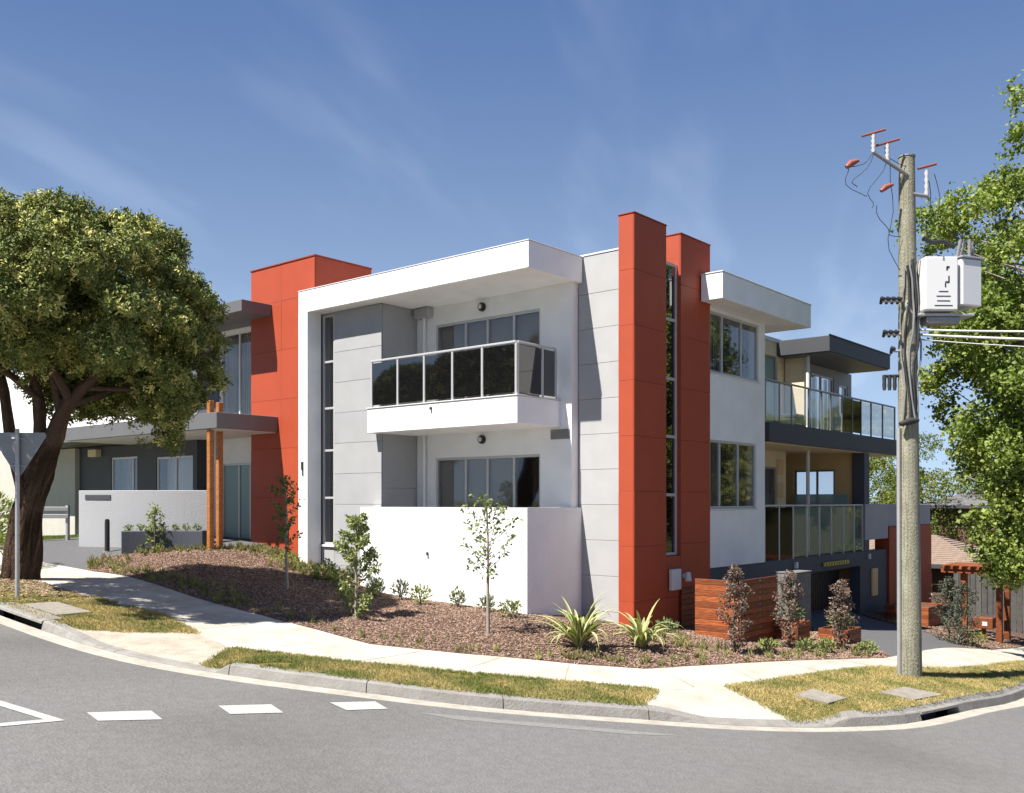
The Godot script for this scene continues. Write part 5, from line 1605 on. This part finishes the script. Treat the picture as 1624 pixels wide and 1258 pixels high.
func garden() -> void:
	var G0 := Color(0.09, 0.14, 0.03)
	var G1 := Color(0.22, 0.27, 0.07)
	sapling("slender sapling with green leaves in front of the red tower", on(-16.11, -12.01), 2.35, 0.38, 0.34, 560, 0.09, Color(0.06, 0.10, 0.02), Color(0.15, 0.19, 0.045), M.pale_bark)
	sapling("bushy young tree with pale green leaves left of the white terrace wall", on(-13.06, -11.22), 1.82, 0.10, 0.60, 2600, 0.085, Color(0.12, 0.16, 0.04), Color(0.38, 0.40, 0.16), M.pale_bark, "young_tree", "tree", 0.0)
	sapling("thin sapling with sparse leaves before the white terrace wall", on(-10.58, -11.95), 2.28, 0.42, 0.55, 430, 0.095, Color(0.08, 0.12, 0.03), Color(0.20, 0.24, 0.08), M.pale_bark)
	sapling("small conical shrub with yellow green leaves before the dark planter", on(-21.38, -12.08), 1.12, 0.02, 0.30, 420, 0.085, Color(0.12, 0.17, 0.025), Color(0.30, 0.34, 0.06), M.twig, "conical_shrub", "shrub", 0.0, "")
	flax("arching variegated flax beside the white terrace wall", on(-9.05, -12.4), 54, 0.95, Color(0.12, 0.16, 0.04), Color(0.30, 0.31, 0.11))
	flax("variegated flax in front of the red pier", on(-8.55, -13.45), 36, 0.82, Color(0.13, 0.17, 0.04), Color(0.32, 0.33, 0.11))
	var P0 := Color(0.06, 0.05, 0.034)
	var P1 := Color(0.30, 0.20, 0.17)
	var k := 0
	for q in [[-7.71, -15.09, 1.42, 0.27], [-7.58, -17.02, 1.36, 0.29], [-6.95, -17.95, 1.22, 0.30], [-6.75, -24.1, 1.45, 0.42], [-6.3, -23.4, 1.35, 0.42]]:
		sapling(["column of dark purple leaves before the timber screen", "purple leaved columnar shrub beside the concrete plinth", "purple and pink leaved shrub at the driveway's edge", "dark leaved shrub just right of the power pole", "dark leaved shrub between the power pole and the arbour"][k], on(q[0], q[1]), q[2] * 1.04, 0.03, q[3] * 0.84, 2100, 0.06, P0 if k < 3 else Color(0.04, 0.05, 0.03), P1 if k < 3 else Color(0.13, 0.14, 0.10), M.twig, "purple_shrub", "shrub", 1.0, "dark leaved columnar shrubs")
		k += 1
	# small plants along the walls
	var small := [
		["low grey green shrub against the white terrace wall, leftmost", -15.0, -13.4, 0.22, 0.42, Color(0.12, 0.14, 0.08), Color(0.24, 0.26, 0.16)],
		["upright blue green shrub left of the terrace wall's middle", -14.35, -13.5, 0.18, 0.46, Color(0.11, 0.13, 0.09), Color(0.22, 0.24, 0.17)],
		["bright green tuft at the middle of the white terrace wall", -13.45, -13.2, 0.24, 0.44, Color(0.14, 0.18, 0.04), Color(0.30, 0.33, 0.09)],
		["thin upright shrub right of the middle of the terrace wall", -12.75, -13.5, 0.16, 0.42, Color(0.13, 0.16, 0.08), Color(0.25, 0.27, 0.14)],
		["small shrub at the terrace wall behind the thin sapling", -11.95, -13.45, 0.18, 0.34, Color(0.13, 0.16, 0.07), Color(0.24, 0.27, 0.12)],
		["leafy shrub near the corner of the white terrace wall", -11.25, -13.3, 0.24, 0.36, Color(0.12, 0.16, 0.04), Color(0.27, 0.30, 0.09)],
		["green shrub at the foot of the white frame post", -16.6, -13.3, 0.32, 0.42, Color(0.10, 0.15, 0.03), Color(0.25, 0.29, 0.07)],
		["green shrub below the slit window", -15.95, -13.25, 0.30, 0.48, Color(0.10, 0.15, 0.03), Color(0.24, 0.28, 0.07)],
		["yellowish shrub at the foot of the red tower", -17.9, -13.3, 0.35, 0.34, Color(0.16, 0.17, 0.03), Color(0.33, 0.32, 0.07)],
		["low green shrub at the foot of the red pier", -9.3, -15.5, 0.24, 0.26, Color(0.08, 0.14, 0.05), Color(0.20, 0.26, 0.10)],
		["pale ground shrub right of the timber screen", -7.55, -16.1, 0.20, 0.22, Color(0.15, 0.18, 0.05), Color(0.30, 0.32, 0.10)],
		["small pale shrub before the concrete plinth", -7.2, -16.9, 0.20, 0.26, Color(0.14, 0.18, 0.06), Color(0.28, 0.31, 0.11)],
		["small light green shrub before the planter boxes", -6.95, -17.25, 0.19, 0.28, Color(0.16, 0.2, 0.06), Color(0.30, 0.33, 0.11)],
		["low shrub at the driveway corner", -6.5, -18.05, 0.22, 0.24, Color(0.14, 0.19, 0.05), Color(0.28, 0.32, 0.10)],
		["low shrub where the footpath meets the neighbour's bed", -6.3, -24.6, 0.34, 0.35, Color(0.10, 0.15, 0.03), Color(0.24, 0.28, 0.07)]]
	for q in small: bush("small_shrub", q[0], on(q[1], q[2]), q[3] * 0.85, q[4] * 0.85, 150, 0.085, q[5], q[6], "small shrubs in the garden bed", 0.9)
	bush("box_shrub", "low green shrub in the nearer planter box", Vector3(-8.05, h(-8.05, -18.15) + 0.35, -18.15), 0.22, 0.4, 140, 0.09, Color(0.08, 0.12, 0.03), Color(0.18, 0.22, 0.07), "shrubs in planter boxes")
	bush("box_shrub", "low green shrub in the driveway planter box", Vector3(-7.45, h(-7.45, -19.15) + 0.22, -19.15), 0.24, 0.38, 140, 0.09, Color(0.08, 0.12, 0.03), Color(0.18, 0.22, 0.07), "shrubs in planter boxes")
	bush("hedge_shrub", "bright yellow green shrub behind the street tree's trunk", on(-22.6, -8.75), 0.8, 1.75, 1300, 0.12, Color(0.10, 0.15, 0.02), Color(0.32, 0.34, 0.06), "")
	# loose ground cover at the edges of the bed, uncountable
	var tuft := MB.new()
	for i in 9:
		var d := (rdir() * 0.6 + Vector3.UP).normalized()
		tuft.leaf(Vector3(rng.randf_range(-0.03, 0.03), 0, rng.randf_range(-0.03, 0.03)), d, rdir(), rng.randf_range(0.10, 0.2), 0.02, Color.WHITE)
	var tm := tuft.mesh()
	var xf := []
	var cc := []
	var put_tufts := func(pts: Array, n: int, w: float) -> void:
		for i in n:
			var s := rng.randf() * (pts.size() - 1)
			var a: Array = pts[int(s)]; var e: Array = pts[mini(int(s) + 1, pts.size() - 1)]
			var p := Vector2(a[0], a[1]).lerp(Vector2(e[0], e[1]), s - int(s)) + Vector2(rng.randfn(), rng.randfn()) * w
			if not Geometry2D.is_point_in_polygon(p, beds[0]): continue
			xf.append(Transform3D(Basis(Vector3.UP, rng.randf() * TAU) * Basis.from_scale(Vector3.ONE * rng.randf_range(0.5, 1.2)), on(p.x, p.y, -0.01)))
			cc.append(mix_color(Color(0.14, 0.15, 0.04), Color(0.34, 0.30, 0.12)))
	put_tufts.call([[-21.6, -10.6], [-20.2, -10.2], [-17.5, -10.3], [-15.0, -10.4]], 200, 0.26)
	put_tufts.call([[-21.5, -11.9], [-20.3, -12.6], [-19.9, -13.4], [-18.6, -13.8]], 300, 0.22)
	put_tufts.call([[-18.0, -13.6], [-16.5, -13.6]], 140, 0.25)
	put_tufts.call([[-14.8, -10.3], [-12.3, -10.25], [-10.5, -10.4], [-8.8, -11.6], [-7.9, -12.5], [-7.5, -13.9], [-7.0, -16.3]], 80, 0.12)
	put_tufts.call([[-9.4, -15.1], [-8.2, -14.5], [-7.4, -15.5], [-6.7, -17.6]], 90, 0.3)
	tag(scatter(tm, xf, cc, "ground_cover", M.leaf, self), "thin tufts of green ground cover along the bed's edges", "ground cover", "", "stuff")
	# bark mulch
	var chips := []
	for v in 3:
		var b := MB.new()
		var q := []
		for s in [[-1, -1], [1, -0.8], [0.8, 1], [-1, 0.7]]: q.append(Vector3(s[0] * 0.034 * rng.randf_range(0.7, 1.2), rng.randf_range(0.0, 0.012), s[1] * 0.013 * rng.randf_range(0.7, 1.3)))
		var top := Vector3(rng.randf_range(-0.01, 0.01), 0.016, 0)
		for i in 4: b.flat(q[i], q[(i + 1) % 4], top, Vector3.UP); b.flat(q[i], q[(i + 1) % 4], Vector3(0, -0.008, 0), Vector3.DOWN)
		chips.append(b.mesh())
	xf = []
	cc = []
	for i in 2600:
		var p := Vector2(-18.3, -7.7) + Vector2(rng.randfn() * 1.2, rng.randfn() * 0.55)
		if not Geometry2D.is_point_in_polygon(p, strips[0]): continue
		xf.append(Transform3D(Basis.from_euler(Vector3(rng.randfn() * 0.35, rng.randf() * TAU, rng.randfn() * 0.3)) * Basis.from_scale(Vector3.ONE * rng.randf_range(0.4, 1.0)), on(p.x, p.y, 0.008)))
		cc.append(mix_color(Color(0.16, 0.11, 0.07), Color(0.40, 0.31, 0.20)))
	tag(scatter(chips[0], xf, cc, "leaf_litter", M.chip, self), "dry brown leaf litter round the street tree's trunk", "litter", "", "stuff")
	for v in 3:
		xf = []
		cc = []
		for bi in 2:
			var lo := Vector2(-22, -21) if bi == 0 else Vector2(-10, -30)
			var hi := Vector2(-6, -9.8) if bi == 0 else Vector2(-5.7, -22.6)
			for i in (52000 if bi == 0 else 3000):
				var p := Vector2(rng.randf_range(lo.x, hi.x), rng.randf_range(lo.y, hi.y))
				if not Geometry2D.is_point_in_polygon(p, beds[bi]): continue
				if p.y < -14.3 and p.x < -10.3: continue
				xf.append(Transform3D(Basis.from_euler(Vector3(rng.randfn() * 0.35, rng.randf() * TAU, rng.randfn() * 0.3)) * Basis.from_scale(Vector3.ONE * rng.randf_range(0.32, 0.85)), on(p.x, p.y, 0.008)))
				cc.append(mix_color(Color(0.14, 0.09, 0.066), Color(0.36, 0.24, 0.175)) if rng.randf() < 0.95 else mix_color(Color(0.25, 0.18, 0.13), Color(0.36, 0.28, 0.2)))
		tag(scatter(chips[v], xf, cc, "bark_mulch", M.chip, self), "brown bark mulch chips covering the garden beds", "mulch", "bark mulch", "stuff")
	# verge grass, dry and short
	var blades := []
	for v in 2:
		var b := MB.new()
		for i in 7:
			var d := (rdir() * 0.75 + Vector3.UP).normalized()
			b.leaf(Vector3(rng.randf_range(-0.05, 0.05), 0, rng.randf_range(-0.05, 0.05)), d, rdir(), rng.randf_range(0.022, 0.055), 0.008, Color.WHITE)
		blades.append(b.mesh())
	var patch := FastNoiseLite.new()
	patch.seed = 31; patch.frequency = 0.9; patch.fractal_octaves = 3
	var ragged := []
	for v in strips: ragged.append(Geometry2D.offset_polygon(v, 0.05)[0])
	for v in 2:
		xf = []
		cc = []
		for si in 3:
			var lo := [Vector2(-21.5, -8.6), Vector2(-12, -11.4), Vector2(-6.6, -26)][si] as Vector2
			var hi := [Vector2(-13, -6.5), Vector2(-6.3, -7.0), Vector2(-3.9, -12.0)][si] as Vector2
			for i in [12000, 26000, 26000][si]:
				var p := Vector2(rng.randf_range(lo.x, hi.x), rng.randf_range(lo.y, hi.y))
				if not Geometry2D.is_point_in_polygon(p, ragged[si]): continue
				var skip := false
				for l in lids:
					if Geometry2D.is_point_in_polygon(p, l): skip = true
				var g := patch.get_noise_2d(p.x, p.y)
				if si == 0 and p.distance_to(Vector2(-18.2, -7.6)) < 1.7 + g: skip = true
				if skip or g < -0.42: continue
				xf.append(Transform3D(Basis(Vector3.UP, rng.randf() * TAU) * Basis.from_scale(Vector3.ONE * rng.randf_range(0.6, 1.35)), on(p.x, p.y, -0.005)))
				var dry := clampf(0.5 + g * 1.3 + (0.2 if si != 1 else -0.1), 0, 1)
				var col := Color(0.15, 0.175, 0.04).lerp(Color(0.40, 0.33, 0.14), dry)
				cc.append(mix_color(col, Color(col.r * 1.25, col.g * 1.2, col.b * 1.1)))
		tag(scatter(blades[v], xf, cc, "verge_grass", M.blade, self), "short dry grass growing on the verges beside the kerb", "grass", "verge grass", "stuff")
	xf = []
	cc = []
	for i in 5000:
		var p := Vector2(rng.randf_range(-33, -27.1), rng.randf_range(-14.2, -10.4))
		xf.append(Transform3D(Basis(Vector3.UP, rng.randf() * TAU) * Basis.from_scale(Vector3.ONE * rng.randf_range(0.9, 1.6)), on(p.x, p.y, -0.005)))
		cc.append(mix_color(Color(0.10, 0.15, 0.03), Color(0.2, 0.24, 0.05)))
	tag(scatter(blades[0], xf, cc, "lawn_grass", M.blade, self), "green lawn grass beyond the street tree", "grass", "", "stuff")

func sky_cover() -> ImageTexture:
	# thin cirrus combed along one wind direction, the same all round
	var w := 2048
	var hh := 1024
	var n := FastNoiseLite.new()
	n.seed = 40; n.frequency = 1.0; n.fractal_octaves = 5; n.fractal_gain = 0.55
	var big := FastNoiseLite.new()
	big.seed = 44; big.frequency = 0.5; big.fractal_octaves = 3
	var out := PackedByteArray()
	out.resize(w * hh * 4)
	out.fill(0)
	for y in hh / 2:
		var el := (0.5 - (y + 0.5) / hh) * PI
		var sy := sin(el) + 0.08
		var cy := cos(el)
		for x in w:
			if (x & 1) == 1:
				var o1 := (y * w + x) * 4
				for k in 4: out[o1 + k] = out[o1 - 4 + k]
				continue
			var lon := (x + 0.5) / w * TAU
			var px := cos(lon) * cy / sy
			var pz := sin(lon) * cy / sy
			var u := px * 0.8 + pz * 0.6
			var v := -px * 0.6 + pz * 0.8
			var a := n.get_noise_2d(u * 0.55 + 3.0, v * 2.3)
			var b := big.get_noise_2d(u * 0.7, v * 0.9 + 9.0)
			var f := clampf((a * 0.75 + b * 0.85 + 0.03) * 1.4, 0, 1)
			f = f * f * (3.0 - 2.0 * f) * clampf(sin(el) * 9.0, 0.25, 1.0)
			var o := (y * w + x) * 4
			out[o] = 255; out[o + 1] = 255; out[o + 2] = 255; out[o + 3] = int(f * 255)
	return ImageTexture.create_from_image(Image.create_from_data(w, hh, false, Image.FORMAT_RGBA8, out))

func _ready() -> void:
	rng.seed = 20240
	# camera: level, lens shifted up
	var cam := Camera3D.new()
	cam.name = "camera"
	add_child(cam)
	cam.position = Vector3.ZERO
	cam.rotation_degrees = Vector3(0, EYE_YAW, 0)
	cam.projection = Camera3D.PROJECTION_FRUSTUM
	cam.near = 0.1
	cam.far = 3000.0
	cam.size = 0.1 * 1258.0 / 1523.0
	cam.frustum_offset = Vector2(0, 0.1 * 167.0 / 1523.0)
	cam.current = true
	# sky
	var sm := ProceduralSkyMaterial.new()
	sm.sky_top_color = lin(0.022, 0.059, 0.168)
	sm.sky_horizon_color = lin(0.28, 0.375, 0.495)
	sm.sky_curve = 0.178
	sm.ground_bottom_color = lin(0.16, 0.15, 0.14)
	sm.ground_horizon_color = lin(0.30, 0.31, 0.32)
	sm.sky_cover = sky_cover()
	sm.sky_cover_modulate = Color(0.22, 0.22, 0.215)
	sm.sun_angle_max = 1.0
	sm.energy_multiplier = 1.0
	var sky := Sky.new()
	sky.sky_material = sm
	var env := Environment.new()
	env.background_mode = Environment.BG_SKY
	env.sky = sky
	env.sky_rotation = Vector3(0, deg_to_rad(60.0), 0)
	env.tonemap_mode = Environment.TONE_MAPPER_LINEAR
	env.tonemap_exposure = 2.2
	env.sdfgi_enabled = true
	env.ssao_enabled = true
	env.ssil_enabled = true
	var we := WorldEnvironment.new()
	we.name = "environment"
	we.environment = env
	add_child(we)
	# sun: high, from the left and in front of the street front
	var sun := DirectionalLight3D.new()
	sun.name = "sun"
	add_child(sun)
	sun.basis = Basis.looking_at(-Vector3(-0.26, 1.61, 1.0).normalized(), Vector3.UP)
	sun.light_energy = 1.6
	sun.light_color = Color(1.0, 0.98, 0.945)
	sun.light_angular_distance = 0.5
	sun.shadow_enabled = true
	make_materials()
	solve_heights()
	make_edge()
	setting()
	building()
	props()
	power_pole()
	trees()
	garden()
